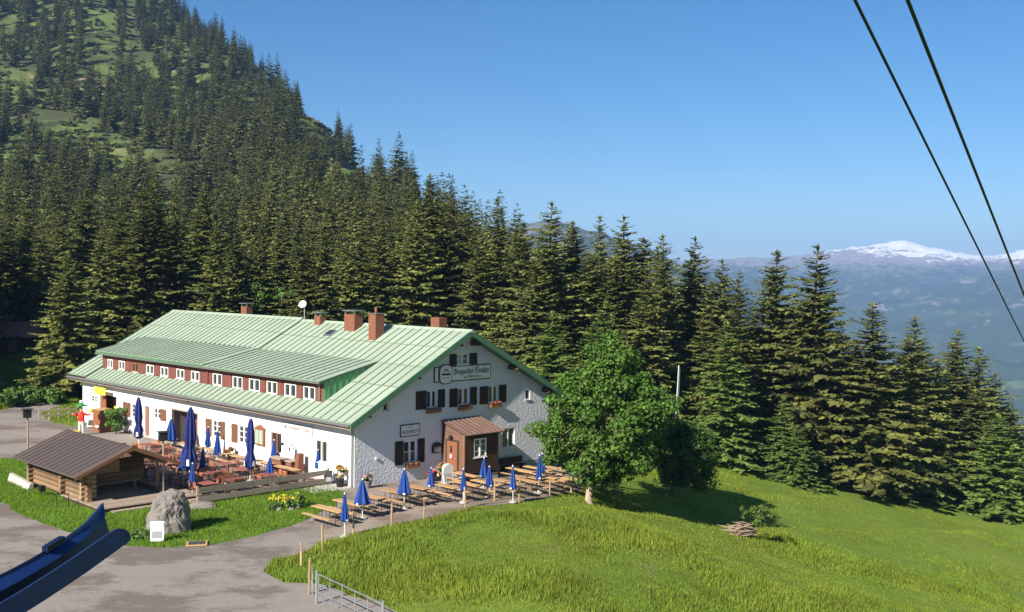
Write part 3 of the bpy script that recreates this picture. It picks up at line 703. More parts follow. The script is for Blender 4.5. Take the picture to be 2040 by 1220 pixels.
wall('wall', rect(0, LEN, -1.6, zl(0)-.12), [rect(*w) for w in FW+DOORS], lambda u, v, d: (d, u, v), .22, 'plaster_smooth', inn)
wall('wall', [(0, -2.2), (16.96, -2.2), (16.96, zr(16.96)-.2), (XR, ZR-.2), (0, zl(0)-.2)], [rect(*w) for w in GW], lambda u, v, d: (u, d, v), .22, 'plaster_shade_tint', inn)
MB().box(16.9, 16.96, .001, LEN, -2.2, zr(16.96)-.2).add([(.02, LEN, -1), (16.95, LEN, -1), (16.95, LEN, zr(16.95)-.2), (XR, LEN, ZR-.2), (.02, LEN, zl(0)-.2)], [(0, 1, 2, 3, 4)]).build('wall', 'plaster_shade_tint', inn)
MB().box(-.05, .35, .30, LEN-.1, -1.6, .14).build('plinth', 'concrete', inn)
MB().box(9.95, 17.02, -.06, .3, -2.2, .05).build('plinth', 'concrete', inn)
def window(to3, x0, x1, z0, z1, dep=.12, muntin=True, sill=True, framem='frame_white', cols=2, rows=2, pane='glass'):
    """a frame of rails, each pane a piece of glass behind it"""
    def bx(mb, u0, u1, d0, d1, w0, w1):
        P = [to3(u, w, d) for w in (w0, w1) for u, d in ((u0, d0), (u1, d0), (u1, d1), (u0, d1))]
        mb.add(P, [(0, 3, 2, 1), (4, 5, 6, 7), (0, 1, 5, 4), (1, 2, 6, 5), (2, 3, 7, 6), (3, 0, 4, 7)])
    t = .075; mb = MB()
    bx(mb, x0, x0+t, dep-.05, dep+.03, z0, z1); bx(mb, x1-t, x1, dep-.05, dep+.03, z0, z1)
    bx(mb, x0+t, x1-t, dep-.05, dep+.03, z0, z0+t); bx(mb, x0+t, x1-t, dep-.05, dep+.03, z1-t, z1)
    for c in range(1, cols):
        xm = x0+(x1-x0)*c/cols; bx(mb, xm-.06, xm+.06, dep-.06, dep+.03, z0+t, z1-t)
    if muntin:
        for c in range(cols):
            a, b = x0+(x1-x0)*c/cols+.06, x0+(x1-x0)*(c+1)/cols-.06
            for r_ in range(1, rows):
                zz = z0+(z1-z0)*r_/rows; bx(mb, a, b, dep-.03, dep+.02, zz-.02, zz+.02)
    w = mb.build('window', framem, inn)
    for c in range(cols):
        p = MB(); bx(p, x0+(x1-x0)*c/cols+.03, x0+(x1-x0)*(c+1)/cols-.03, dep+.032, dep+.045, z0+.03, z1-.03); p.build('pane', pane, w)
    if sill:
        s = MB(); bx(s, x0-.06, x1+.06, -.07, dep-.052, z0-.05, z0-.003); s.build('sill', 'frame_white', w)
    return w
def shutter(to3, x0, x1, z0, z1, m):
    mb = MB()
    def bx(u0, u1, d0, d1, w0, w1):
        P = [to3(u, w, d) for w in (w0, w1) for u, d in ((u0, d0), (u1, d0), (u1, d1), (u0, d1))]
        mb.add(P, [(0, 3, 2, 1), (4, 5, 6, 7), (0, 1, 5, 4), (1, 2, 6, 5), (2, 3, 7, 6), (3, 0, 4, 7)])
    n = 4
    for i in range(n):
        bx(x0+(x1-x0)*i/n+.006, x0+(x1-x0)*(i+1)/n-.006, -.05, -.012, z0, z1)
    for q in (.18, .82): zz = z0+(z1-z0)*q; bx(x0+.01, x1-.01, -.075, -.049, zz-.05, zz+.05)
    return mb.build('shutter', m, inn)
tg = lambda u, v, d: (u, d, v)
tf = lambda u, v, d: (d, u, v)
for i, w in enumerate(GW): window(tg, *w, cols=1 if i > 5 else 2, rows=2, muntin=i in (4, 0), sill=True)
MB().box(8.2, 8.62, .15, .152, 7.08, 7.7).build('curtain', 'curtain', inn)
for s in [(7.51,8.13,7.0,7.76),(9.27,9.95,7.0,7.76),(4.72,5.6,4.34,5.52),(6.55,7.15,4.34,5.52),(7.54,8.25,4.3,5.5),(9.35,9.95,4.3,5.5),(10.22,11.,4.28,5.48),(12.,12.7,4.28,5.48),(3.08,3.76,1.0,2.5),(4.9,5.47,1.0,2.5)]: shutter(tg, *s, 'shutter_dark')
def flower_box(x0, x1, z, m):
    b = MB().box(x0, x1, -.30, -.08, z-.22, z).build('flower_box', 'wood_brown', inn)
    V, Fc, T = leaf_cloud([(x0+(x1-x0)*(k+.5)/5, -.2, z+.06) for k in range(5)], [.15]*5, 26, .05, int(x0*10)); link('foliage', raw_mesh('foliage', V, Fc, T, 'leaf_pot'), b)
    V, Fc, T = leaf_cloud([(x0+(x1-x0)*(k+.5)/6, -.24, z+.08) for k in range(6)], [.12]*6, 10, .05, int(x0*10)+1); link('flowers', raw_mesh('flowers', V, Fc, T, m), b)
for x0, x1, z, m in [(5.5,6.65,4.30,'flower_pink'),(8.25,9.35,4.28,'flower_red'),(11.05,12.0,4.26,'flower_red'),(3.85,4.9,.98,'flower_orange')]: flower_box(x0, x1, z, m)
for i, w in enumerate(FW):
    op = i in (5, 6)
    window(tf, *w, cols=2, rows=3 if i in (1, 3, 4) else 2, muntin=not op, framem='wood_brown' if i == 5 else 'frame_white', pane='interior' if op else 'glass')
for s in [(29.8,31.1,1.3,2.45),(23.8,24.7,1.58,2.48),(16.95,17.8,1.18,2.45),(15.1,15.7,1.18,2.45),(13.4,14.2,1.16,2.45),(11.3,12.05,1.16,2.45)]: shutter(tf, *s, 'shutter_brown')
# doors of the long front
d = MB().box(.14, .2, 26.57, 27.38, .1, 2.43).build('door', 'wood_brown', inn); MB().box(.10, .138, 26.66, 26.72, 1.1, 1.2).build('handle', 'metal_grey', d)
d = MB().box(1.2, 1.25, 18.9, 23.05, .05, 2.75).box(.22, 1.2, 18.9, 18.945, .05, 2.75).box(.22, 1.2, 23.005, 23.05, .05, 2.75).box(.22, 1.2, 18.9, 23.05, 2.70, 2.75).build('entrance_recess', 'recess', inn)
b = MB().box(1.08, 1.19, 20.2, 21.5, .08, 2.15).build('door', 'wood_brown', inn)
MB().box(1.04, 1.078, 20.35, 20.8, .3, 1.9).box(1.04, 1.078, 20.95, 21.4, .3, 1.9).build('door_panel', 'wood_orange', b)
MB().box(-.02, .06, 22.9, 23.0, .08, 2.7).box(-.02, .06, 18.95, 19.05, .08, 2.7).box(-.02, .06, 19.05, 22.9, 2.6, 2.7).build('door_frame', 'wood_grey', inn)
# shop door recess at the far end
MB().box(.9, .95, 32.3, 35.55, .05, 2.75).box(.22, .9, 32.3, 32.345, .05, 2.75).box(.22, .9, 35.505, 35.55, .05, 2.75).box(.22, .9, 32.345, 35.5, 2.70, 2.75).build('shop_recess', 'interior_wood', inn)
MB().box(.05, .14, 34.5, 35.45, .1, 2.62).build('shop_door', 'wood_orange', inn)
for i, (y0, z0, m) in enumerate([(32.6,1.9,'interior'),(33.3,1.9,'interior'),(34.0,1.9,'wood_brown'),(32.6,1.1,'red_paint'),(33.3,1.1,'wood_brown'),(34.,1.1,'yellow_paint')]): MB().box(.78, .88, y0, y0+.55, z0, z0+.6).build('display_shelf', m, inn)
# main roof slabs, raised a little beyond the step
YS = 18.55
def slab(name, pts, th, matn, y0, y1, parent):
    lo = [(a, y0, z-th) for a, z in pts]+[(a, y0, z) for a, z in reversed(pts)]; hi = [(a, y1, z) for a, _, z in lo]
    return MB().hexa(lo, hi).build(name, matn, parent)
lp = [(A0, Z0-.03), (XR, ZR-.03)]; rp_ = [(XR+.005, ZR-.03), (AE, zr(AE)-.03)]
roof = slab('roof', lp, .2, 'wood_dark', -OH, LEN+OH, inn)
slab('roof_side', rp_, .2, 'trim_green', -OH, LEN+OH, roof)
def panel_mesh(a0, a1, zf, w, matn='roof_green'):
    mb = MB(); g_ = .02; t = .03
    lo = [(a0+g_, .0, zf(a0+g_)-.02), (a1-g_, 0, zf(a1-g_)-.02), (a1-g_, w, zf(a1-g_)-.02), (a0+g_, w, zf(a0+g_)-.02)]
    mb.hexa(lo, [(p[0], p[1], p[2]+t) for p in lo])
    lo = [(a0+g_, w-.045, zf(a0+g_)+.01), (a1-g_, w-.045, zf(a1-g_)+.01), (a1-g_, w-.004, zf(a1-g_)+.01), (a0+g_, w-.004, zf(a0+g_)+.01)]
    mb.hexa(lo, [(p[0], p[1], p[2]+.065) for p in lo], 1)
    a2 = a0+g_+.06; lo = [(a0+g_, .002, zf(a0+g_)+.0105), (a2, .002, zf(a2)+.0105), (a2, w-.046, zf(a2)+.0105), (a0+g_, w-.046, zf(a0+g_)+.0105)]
    mb.hexa(lo, [(p[0], p[1], p[2]+.02) for p in lo], 1); return mb.mesh('roof_panel', [matn, 'roof_seam_shade'])
def panels(a_edges, y0, y1, zf, n, dz=0.):
    w = (y1-y0)/n
    for a0, a1 in zip(a_edges, a_edges[1:]):
        me = panel_mesh(a0, a1, zf, w)
        for i in range(n):
            o = link('roof_panel', me, roof, (0, y0+w*i, dz+random.uniform(0, .006)))
DW = .60; DY0, DY1 = 4.02, 36.3
ex = A0-.05
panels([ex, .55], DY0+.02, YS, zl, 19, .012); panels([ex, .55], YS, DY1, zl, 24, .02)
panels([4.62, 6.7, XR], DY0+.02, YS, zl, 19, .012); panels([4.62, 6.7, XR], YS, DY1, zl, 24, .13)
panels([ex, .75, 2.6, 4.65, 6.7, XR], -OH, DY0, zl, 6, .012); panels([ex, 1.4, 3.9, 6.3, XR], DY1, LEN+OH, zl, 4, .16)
ZD = 6.10; DSL = .232; zd = lambda a: ZD+DSL*(a-.15)
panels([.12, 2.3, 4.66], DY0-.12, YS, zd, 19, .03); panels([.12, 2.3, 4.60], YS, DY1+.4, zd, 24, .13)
MB().hexa([(.14, DY0-.1, zd(.14)-.14), (4.7, DY0-.1, zd(4.7)-.03), (4.7, YS, zd(4.7)-.03), (.14, YS, zd(.14)-.14)], [(.14, DY0-.1, zd(.14)), (4.7, DY0-.1, zd(4.7)), (4.7, YS, zd(4.7)), (.14, YS, zd(.14))]).build('dormer_roof', 'trim_green', roof)
MB().hexa([(.14, YS+.001, zd(.14)-.1), (4.7, YS+.001, zd(4.7)), (4.7, DY1+.38, zd(4.7)), (.14, DY1+.38, zd(.14)-.1)], [(.14, YS+.001, zd(.14)+.1), (4.7, YS+.001, zd(4.7)+.1), (4.7, DY1+.38, zd(4.7)+.1), (.14, DY1+.38, zd(.14)+.1)]).build('dormer_roof', 'trim_green', roof)
MB().hexa([(4.4, YS-.02, zl(4.4)+.0), (XR, YS-.02, ZR), (XR, YS+.02, ZR), (4.4, YS+.02, zl(4.4)+.0)], [(4.4, YS-.02, zl(4.4)+.17), (XR, YS-.02, ZR+.17), (XR, YS+.02, ZR+.17), (4.4, YS+.02, zl(4.4)+.17)]).build('roof_step', 'trim_green', roof)
MB().hexa([(.12, YS-.02, zd(.12)+.02), (4.4, YS-.02, zl(4.4)), (4.4, YS+.02, zl(4.4)), (.12, YS+.02, zd(.12)+.02)], [(.12, YS-.02, zd(.12)+.18), (4.4, YS-.02, zl(4.4)+.17), (4.4, YS+.02, zl(4.4)+.17), (.12, YS+.02, zd(.12)+.18)]).build('roof_step', 'trim_green', roof)
MB().hexa([(A0-.05, DY1-.02, zl(A0)-.0), (.6, DY1-.02, zl(.6)), (.6, DY1+.02, zl(.6)), (A0-.05, DY1+.02, zl(A0))], [(A0-.05, DY1-.02, zl(A0)+.2), (.6, DY1-.02, zl(.6)+.2), (.6, DY1+.02, zl(.6)+.2), (A0-.05, DY1+.02, zl(A0)+.2)]).build('roof_step', 'trim_green', roof)
# dormer band: boarded front with window openings, green cheeks
DWIN = [(5.01,6.32),(7.17,8.53),(9.41,10.7),(11.58,12.96),(13.83,15.14),(16.63,17.92),(19.87,21.1),(22.15,23.38),(24.69,25.92),(27.07,28.34),(29.68,30.7),(32.15,33.24),(34.38,35.37)]
holes = [rect(y0, y1, 4.80 if y0 < 18 else 4.88, 5.66 if y0 < 18 else 5.60) for y0, y1 in DWIN]
dorm = wall('dormer_wall', rect(DY0+.05, DY1-.02, 4.4, 6.06), holes, lambda u, v, d: (DW+d, u, v), .15, 'siding_red', inn)
for k, h in enumerate(holes):
    window(lambda u, v, d: (DW+d, u, v), h[0][0], h[1][0], h[0][1], h[2][1], .03, False, True, 'wood_brown' if k == 10 else 'frame_white', 2)
bd = MB().box(DW-.03, DW-.001, 0, .16, 0, 1.22).mesh('board', 'siding_red'); yb = DY0+.08
while yb < DY1-.2:
    if not any(y0-.2 < yb < y1+.04 for y0, y1 in DWIN): link('board', bd, dorm, (0, yb, 4.82 if yb < YS else 4.86))
    yb += .17
MB().box(DW-.12, DW+.1, YS-.09, YS+.09, 4.7, 6.1).build('corner_post', 'siding_red', dorm)
for yy in (DY0, DY1):
    ch = MB().hexa([(DW-.02, yy-.03, zl(DW)-.1), (4.6, yy-.03, zl(4.6)-.05), (4.6, yy-.03, zd(4.6)), (DW-.02, yy-.03, zd(DW)-.05)], [(DW-.02, yy+.03, zl(DW)-.1), (4.6, yy+.03, zl(4.6)-.05), (4.6, yy+.03, zd(4.6)), (DW-.02, yy+.03, zd(DW)-.05)]).build('dormer_cheek', 'cheek_green', inn)
    for k in range(7):
        a = .95+k*.48; MB().box(a-.02, a+.02, yy-.07, yy-.031, zl(a)+.05, max(zl(a)+.1, zd(a)-.02)).build('seam', 'trim_green', ch)
MB().box(.04, .115, DY0-.15, DY1+.4, zd(.1)-.12, zd(.1)-.02).build('dormer_gutter', 'metal_grey', inn)
MB().tube([(.45, 4.35, 5.95), (.45, 4.35, 4.9)], .045, 6).build('downpipe', 'metal_grey', inn)
# verges, ridge, gutters, rafters, purlins
def verge(a0, z0, a1, z1, y, parent=roof):
    MB().hexa([(a0, y-.05, z0-.33), (a1, y-.05, z1-.33), (a1, y-.05, z1+.07), (a0, y-.05, z0+.07)], [(a0, y+.05, z0-.33), (a1, y+.05, z1-.33), (a1, y+.05, z1+.07), (a0, y+.05, z0+.07)]).build('verge', 'trim_green', parent)
for y in (-OH-.04, LEN+OH+.06):
    verge(A0-.08, zl(A0-.08), XR-.003, ZR, y); verge(XR+.003, ZR, AE+.05, zr(AE+.05), y)
MB().hexa([(XR-.28, -OH-.1, ZR-.1), (XR+.28, -OH-.1, ZR-.1), (XR, -OH-.1, ZR+.11)], [(XR-.28, YS, ZR-.1), (XR+.28, YS, ZR-.1), (XR, YS, ZR+.11)]).build('ridge_cap', 'roof_green', roof)
MB().hexa([(XR-.28, YS+.01, ZR+.02), (XR+.28, YS+.01, ZR+.02), (XR, YS+.01, ZR+.24)], [(XR-.28, LEN+OH, ZR+.02), (XR+.28, LEN+OH, ZR+.02), (XR, LEN+OH, ZR+.24)]).build('ridge_cap', 'roof_green', roof)
MB().tube([(A0-.14, -OH, Z0-.09), (A0-.14, LEN+OH, Z0-.09)], .085, 8).build('gutter', 'metal_grey', inn)
MB().box(A0+.02, A0+.08, -OH, LEN+OH, Z0-.34, Z0-.2).build('fascia', 'wood_grey', inn)
MB().tube([(A0-.1, .1, Z0-.15), (-.12, .08, 3.4), (-.12, .08, -.3)], .055, 7).build('downpipe', 'metal_grey', inn)
me = MB().hexa([(A0+.1, 0, zl(A0+.1)-.42), (.35, 0, zl(.35)-.42), (.35, 0, zl(.35)-.24), (A0+.1, 0, zl(A0+.1)-.24)], [(A0+.1, .12, zl(A0+.1)-.42), (.35, .12, zl(.35)-.42), (.35, .12, zl(.35)-.24), (A0+.1, .12, zl(A0+.1)-.24)]).mesh('rafter', 'wood_dark')
for i in range(40): link('rafter', me, inn, (0, .3+i*.98, 0))
for y in (36.0, 28.0, 20.3): MB().hexa([(-.02, y, 3.35), (-.02, y+.16, 3.35), (-.02, y+.16, 3.95), (-.02, y, 3.95)], [(-.35, y, 3.75), (-.35, y+.16, 3.75), (-.35, y+.16, 3.95), (-.35, y, 3.95)]).build('bracket', 'wood_dark', inn)
for a, z in [(.55, zl(.55)-.42), (4.4, zl(4.4)-.44), (7.9, zl(7.9)-.46), (9.5, zr(9.5)-.46), (13.0, zr(13.0)-.44), (16.4, zr(16.4)-.44)]: MB().box(a-.16, a+.16, -OH+.12, .1, z-.1, z+.2).build('purlin', 'wood_dark', inn)
MB().box(12.92, 13.12, -OH-.0, -OH+.115, zr(13)-.5, zr(13)-.28).build('purlin_end', 'wood_orange', inn)
# chimneys
def chimney(a, y, w, d, z0, z1, m='brick', cap=True):
    c = MB().box(a-d/2, a+d/2, y-w/2, y+w/2, z0, z1).build('chimney', m, roof)
    if cap:
        MB().box(a-d/2-.12, a+d/2+.12, y-w/2-.12, y+w/2+.12, z1+.22, z1+.29).box(a-d/2+.03, a-d/2+.13, y-w/2+.03, y-w/2+.13, z1+.001, z1+.22).box(a+d/2-.13, a+d/2-.03, y+w/2-.13, y+w/2-.03, z1+.001, z1+.22).box(a-d/2+.03, a-d/2+.13, y+w/2-.13, y+w/2-.03, z1+.001, z1+.22).box(a+d/2-.13, a+d/2-.03, y-w/2+.03, y-w/2+.13, z1+.001, z1+.22).build('chimney_cap', 'metal_grey', c)
    return c
chimney(8.45, 15.9, .8, .55, 8.7, 9.72); chimney(8.1, 11.2, 1.25, .75, 8.4, 10.0); c = chimney(7.3, 7.45, .8, .75, 8.0, 10.15, cap=False)
MB().box(6.88, 7.72, 7.02, 7.88, 10.152, 10.2).build('chimney_cap', 'metal_grey', c); MB().tube([(7.3, 7.5, 10.2), (7.3, 7.5, 10.62)], .1, 8).build('flue', 'brick', c)
chimney(9.6, 28.4, .9, .6, 8.5, 10.1); chimney(10.3, 4.3, .9, .7, 8.2, 9.95, cap=False)
f = MB().hexa([(6.95, 12.6, zl(6.95)+.03), (7.6, 12.6, zl(7.6)+.03), (7.6, 13.4, zl(7.6)+.03), (6.95, 13.4, zl(6.95)+.03)], [(6.95, 12.6, zl(6.95)+.13), (7.6, 12.6, zl(7.6)+.13), (7.6, 13.4, zl(7.6)+.13), (6.95, 13.4, zl(6.95)+.13)]).build('skylight', 'metal_grey', roof)
MB().hexa([(7.02, 12.68, zl(7.02)+.133), (7.53, 12.68, zl(7.53)+.133), (7.53, 13.32, zl(7.53)+.133), (7.02, 13.32, zl(7.02)+.133)], [(7.02, 12.68, zl(7.02)+.14), (7.53, 12.68, zl(7.53)+.14), (7.53, 13.32, zl(7.53)+.14), (7.02, 13.32, zl(7.02)+.14)]).build('pane', 'glass', f)
# satellite dish on a mast
dish = thing('satellite_dish', 'small white satellite dish on a thin mast at the roof ridge', 'satellite dish', (*LW(8.5, 18.1), 9.1), AL)
MB().tube([(0, 0, 0), (0, 0, 1.55)], .035, 6).build('mast', 'metal_galv', dish)
db = MB(); n = 16; o_ = [(0, 0, -.09)]+[(.31*math.cos(6.283*k/n), .31*math.sin(6.283*k/n), .02) for k in range(n)]+[(0, 0, -.12)]+[(.32*math.cos(6.283*k/n), .32*math.sin(6.283*k/n), -.0) for k in range(n)]
db.add(o_, [(0, 1+k, 1+(k+1) % n) for k in range(n)]+[(n+1, n+2+(k+1) % n, n+2+k) for k in range(n)]+[(1+k, n+2+k, n+2+(k+1) % n, 1+(k+1) % n) for k in range(n)])
q = db.build('reflector', 'pole_white', dish, True); q.location = (-.1, .1, 1.45); q.rotation_euler = (math.radians(68), 0, math.radians(-60))
MB().bar((0, 0, -.05), (.0, -.3, .45), .03).box(-.05, .05, -.36, -.27, .42, .52).build('feed_arm', 'metal_grey', q)
# porch
pa0, pa1, pb = 7.0, 9.95, -2.15
porch = MB().box(pa0, pa0+.12, pb, -.001, .12, 2.78).box(pa1-.1, pa1, pb, -.001, .0, 2.75).build('porch', 'wood_porch', inn)
wall('porch_front', rect(pa0+.12, pa1-.1, .25, 2.72), [rect(7.75, 8.85, 1.25, 2.45)], lambda u, v, d: (u, pb+d, v), .12, 'wood_dark', porch)
zb = .26
while zb < 2.68:
    for x0, x1 in ([(pa0+.13, pa1-.11)] if zb > 2.4 or zb < 1.12 else [(pa0+.13, 7.74), (8.86, pa1-.11)]): MB().box(x0, x1, pb-.035, pb-.002, zb, zb+.135).build('board', 'wood_dark', porch)
    zb += .148
window(lambda u, v, d: (u, pb+d, v), 7.75, 8.85, 1.25, 2.45, .02, True, True, 'frame_white', 2, 3)
MB().hexa([(pa0, pb, 2.8), (pa0+.11, pb, 2.8), (pa0+.11, -.001, 2.8), (pa0, -.001, 2.8)], [(pa0, pb, 2.84), (pa0+.11, pb, 2.84), (pa0+.11, -.001, 3.46), (pa0, -.001, 3.46)]).build('porch_gable', 'wood_porch', porch)
zp = lambda b: 3.52+.29*b
pr = MB().hexa([(6.85, -2.5, zp(-2.5)-.07), (10.15, -2.5, zp(-2.5)-.07), (10.15, -.001, zp(0)-.07), (6.85, -.001, zp(0)-.07)], [(6.85, -2.5, zp(-2.5)), (10.15, -2.5, zp(-2.5)), (10.15, -.001, zp(0)), (6.85, -.001, zp(0))]).build('porch_roof', 'wood_dark', inn)
for i in range(8):
    x0 = 6.83+i*.417; MB().hexa([(x0, -2.54, zp(-2.54)+.004), (x0+.40, -2.54, zp(-2.54)+.004), (x0+.40, -.002, zp(0)+.004), (x0, -.002, zp(0)+.004)], [(x0, -2.54, zp(-2.54)+.025), (x0+.40, -2.54, zp(-2.54)+.025), (x0+.40, -.002, zp(0)+.025), (x0, -.002, zp(0)+.025)]).box(x0, x0+.001, -.01, -.009, zp(0), zp(0)+.001).hexa([(x0+.37, -2.54, zp(-2.54)+.025), (x0+.40, -2.54, zp(-2.54)+.025), (x0+.40, -.002, zp(0)+.025), (x0+.37, -.002, zp(0)+.025)], [(x0+.37, -2.54, zp(-2.54)+.07), (x0+.40, -2.54, zp(-2.54)+.07), (x0+.40, -.002, zp(0)+.07), (x0+.37, -.002, zp(0)+.07)]).build('roof_panel', 'porch_roof', pr)
dr = MB().box(pa0-.05, pa0-.002, -1.45, -.5, .2, 2.25).build('door', 'wood_orange', inn); MB().box(pa0-.07, pa0-.051, -1.0, -.82, 1.55, 1.95).build('door_pane', 'glass', dr); MB().box(pa0-.12, pa0-.051, -1.38, -1.32, 1.1, 1.2).build('handle', 'metal_galv', dr)
MB().lathe([(.10, 0), (.16, .03), (.16, .06), (.10, .08)], 12).build('wreath', 'flower_pink', dr, loc=(pa0-.07, -.95, 1.3)).rotation_euler = (0, math.radians(-90), 0)
MB().box(pa0-.06, pa0-.003, -1.58, -1.46, .15, 2.36).box(pa0-.06, pa0-.003, -.49, -.37, .15, 2.36).box(pa0-.06, pa0-.003, -1.46, -.49, 2.26, 2.36).build('door_frame', 'wood_dark', inn)
MB().box(pa0-.08, pa0-.003, pb-.05, pb+.1, .15, 2.8).build('corner_post', 'wood_brown', porch)
MB().box(6.0, 7.15, -2.0, -.01, -.6, .02).box(6.35, 7.0, -1.7, -.01, .021, .19).build('porch_steps', 'concrete', inn)
MB().box(7.0, 9.95, -2.1, -.01, -.8, .12).build('porch_plinth', 'concrete', inn)
MB().tube([(pa0-.04, -.06, 3.4), (pa0-.04, -.06, .1)], .04, 6).build('downpipe', 'metal_black', inn)
MB().lathe([(.05, 0), (.12, .06), (.1, .22), (.03, .3)], 8).build('porch_lamp', 'metal_black', inn, loc=(pa0-.2, -.95, 2.4))
MB().box(10.2, 10.5, -.12, -.004, 2.62, 2.9).build('vent_box', 'frame_white', inn)
MB().box(1.55, 1.72, -.08, -.004, 1.55, 1.68).build('socket_box', 'frame_white', inn)
# house signs
def text(s, size, m, parent, M, ext=.004, name='lettering', width=None):
    c = bpy.data.curves.new(name, 'FONT'); c.body = s; c.size = size; c.align_x = 'CENTER'; c.align_y = 'CENTER'; c.extrude = ext
    o = bpy.data.objects.new(name, c); COL.objects.link(o); dg = bpy.context.evaluated_depsgraph_get()
    me = bpy.data.meshes.new_from_object(o.evaluated_get(dg)); bpy.data.objects.remove(o); me.materials.clear(); me.materials.append(MATS[m])
    if width:
        xs_ = [v.co.x for v in me.vertices]; k_ = width/(max(xs_)-min(xs_)); c_ = (max(xs_)+min(xs_))/2
        for v in me.vertices: v.co.x = (v.co.x-c_)*k_
    q = link(name, me, parent); q.matrix_local = M; return q
def frak(s):
    return ''.join(chr(0x1D56C+ord(c)-65) if 'A' <= c <= 'Z' else chr(0x1D586+ord(c)-97) if 'a' <= c <= 'z' else c for c in s)
Rg = Matrix.Rotation(math.radians(90), 4, 'X')
def placeg(x, y, z): return Matrix.Translation((x, y, z))@Rg                       # facing the gable side
Rf = Matrix.Rotation(math.radians(-90), 4, 'Z')@Rg
def placef(x, y, z): return Matrix.Translation((x, y, z))@Rf                       # facing the long front
sg = thing('inn_sign', 'long framed name board with Fraktur lettering and round emblem high on the gable', 'sign', (AX, AY, 0), AL)
MB().box(6.19, 11.17, -.07, -.012, 5.98, 6.98).build('frame', 'ink', sg); MB().box(6.25, 11.11, -.09, -.071, 6.04, 6.92).build('board', 'sign_white', sg)
MB().box(6.5, 6.55, -.1, -.0905, 6.04, 6.92).build('frame_bar', 'ink', sg)
def roundel(hw, hh, y0, y1, c, m, nm):
    pts = []
    for k in range(32):
        t = 6.2832*k/32; x_ = math.copysign(abs(math.cos(t))**.55, math.cos(t))*hw; z_ = math.copysign(abs(math.sin(t))**.7, math.sin(t))*hh; pts.append((c[0]+x_, c[1]+z_))
    MB().hexa([(p[0], y1, p[1]) for p in pts], [(p[0], y0, p[1]) for p in pts]).build(nm, m, sg)
roundel(.56, .64, -.13, -.095, (7.12, 6.48), 'ink', 'emblem_rim'); roundel(.50, .58, -.15, -.131, (7.12, 6.48), 'sign_white', 'emblem')
MB().add([(6.82, -.158, 6.62), (7.12, -.158, 6.86), (7.42, -.158, 6.62), (7.27, -.158, 6.66), (7.12, -.158, 6.76), (6.97, -.158, 6.66)], [(0, 5, 4, 1), (1, 4, 3, 2)]).box(6.74, 7.5, -.16, -.151, 6.42, 6.54).box(6.85, 7.39, -.16, -.151, 6.24, 6.27).build('emblem_mark', 'ink', sg)
text(frak('Berggasthof'), .50, 'ink', sg, placeg(8.72, -.095, 6.58), width=1.75); text(frak('Seealpe'), .58, 'ink', sg, placeg(10.35, -.095, 6.60), width=1.25); text('auf 1280 Metern', .23, 'ink', sg, placeg(9.5, -.095, 6.22))
sg2 = thing('ski_depot_sign', 'small framed board on the gable above the ground floor window', 'sign', (AX, AY, 0), AL)
MB().box(3.47, 5.03, -.05, -.012, 2.74, 3.5).build('frame', 'ink', sg2); MB().box(3.53, 4.97, -.07, -.0505, 2.80, 3.44).build('board', 'sign_white', sg2); text('SKIDEPOT', .30, 'ink', sg2, placeg(4.25, -.075, 3.02))
MB().add([(4.1, -.078, 3.26), (4.25, -.078, 3.37), (4.4, -.078, 3.26), (4.25, -.078, 3.31)], [(0, 3, 2, 1)]).build('emblem_mark', 'ink', sg2)
sg3 = thing('inn_sign', 'white framed name board on the long front right of the entrance', 'sign', (AX, AY, 0), AL)
MB().box(-.05, -.012, 4.33, 7.72, 2.66, 3.22).build('frame', 'metal_grey', sg3); MB().box(-.065, -.0505, 4.36, 7.69, 2.69, 3.19).build('board', 'white_paint', sg3)
text(frak('Berggasthof'), .30, 'ink_red', sg3, placef(-.07, 6.35, 2.95), width=1.3); text(frak('Seealpe'), .36, 'ink_red', sg3, placef(-.07, 5.02, 2.95), width=1.0)
MB().add([(-.072, 7.55, 2.82), (-.072, 7.35, 3.08), (-.072, 7.15, 2.82), (-.072, 7.35, 2.90)], [(0, 1, 2, 3)]).build('emblem_mark', 'ink', sg3)
sg4 = tag(MB().box(-.75, -.70, -1.05, 1.05, -.3, .3).build('shop_sign', 'yellow_sign', None, loc=(*LW(.0, 33.9), 3.12), rz=AL), 'yellow shop sign hanging under the eaves at the far end', 'sign')
nb = thing('notice_case', 'wooden wall case with pale green doors and carved top on the white front', 'notice board', (AX, AY, 0), AL)
MB().box(-.16, -.012, 9.85, 11.0, 1.38, 2.5).build('case', 'wood_orange', nb); MB().box(-.18, -.161, 9.95, 10.40, 1.48, 2.4).build('door', 'roof_green', nb); MB().box(-.18, -.161, 10.45, 10.9, 1.48, 2.4).build('door', 'roof_green', nb)
MB().hexa([(-.16, 9.8, 2.501), (-.16, 11.05, 2.501), (-.16, 10.43, 2.75)], [(-.014, 9.8, 2.501), (-.014, 11.05, 2.501), (-.014, 10.43, 2.75)]).build('pediment', 'wood_orange', nb)
mc = thing('menu_case', 'dark arched menu case on the gable beside the porch', 'menu board', (AX, AY, 0), AL)
pts = [(6.08, 1.47), (6.82, 1.47), (6.82, 1.9)]+[(6.45+.37*math.cos(t), 1.9+.25*math.sin(t)) for t in np.linspace(.3, 2.84, 8)]+[(6.08, 1.9)]
MB().hexa([(p[0], -.15, p[1]) for p in pts], [(p[0], -.012, p[1]) for p in pts]).build('case', 'metal_black', mc); MB().box(6.16, 6.74, -.16, -.151, 1.53, 1.86).build('menu_sheet', 'screen_grey', mc)
wl = thing('wall_lamp', 'thin black swan neck lamp on the white front', 'lamp', (AX, AY, 0), AL)
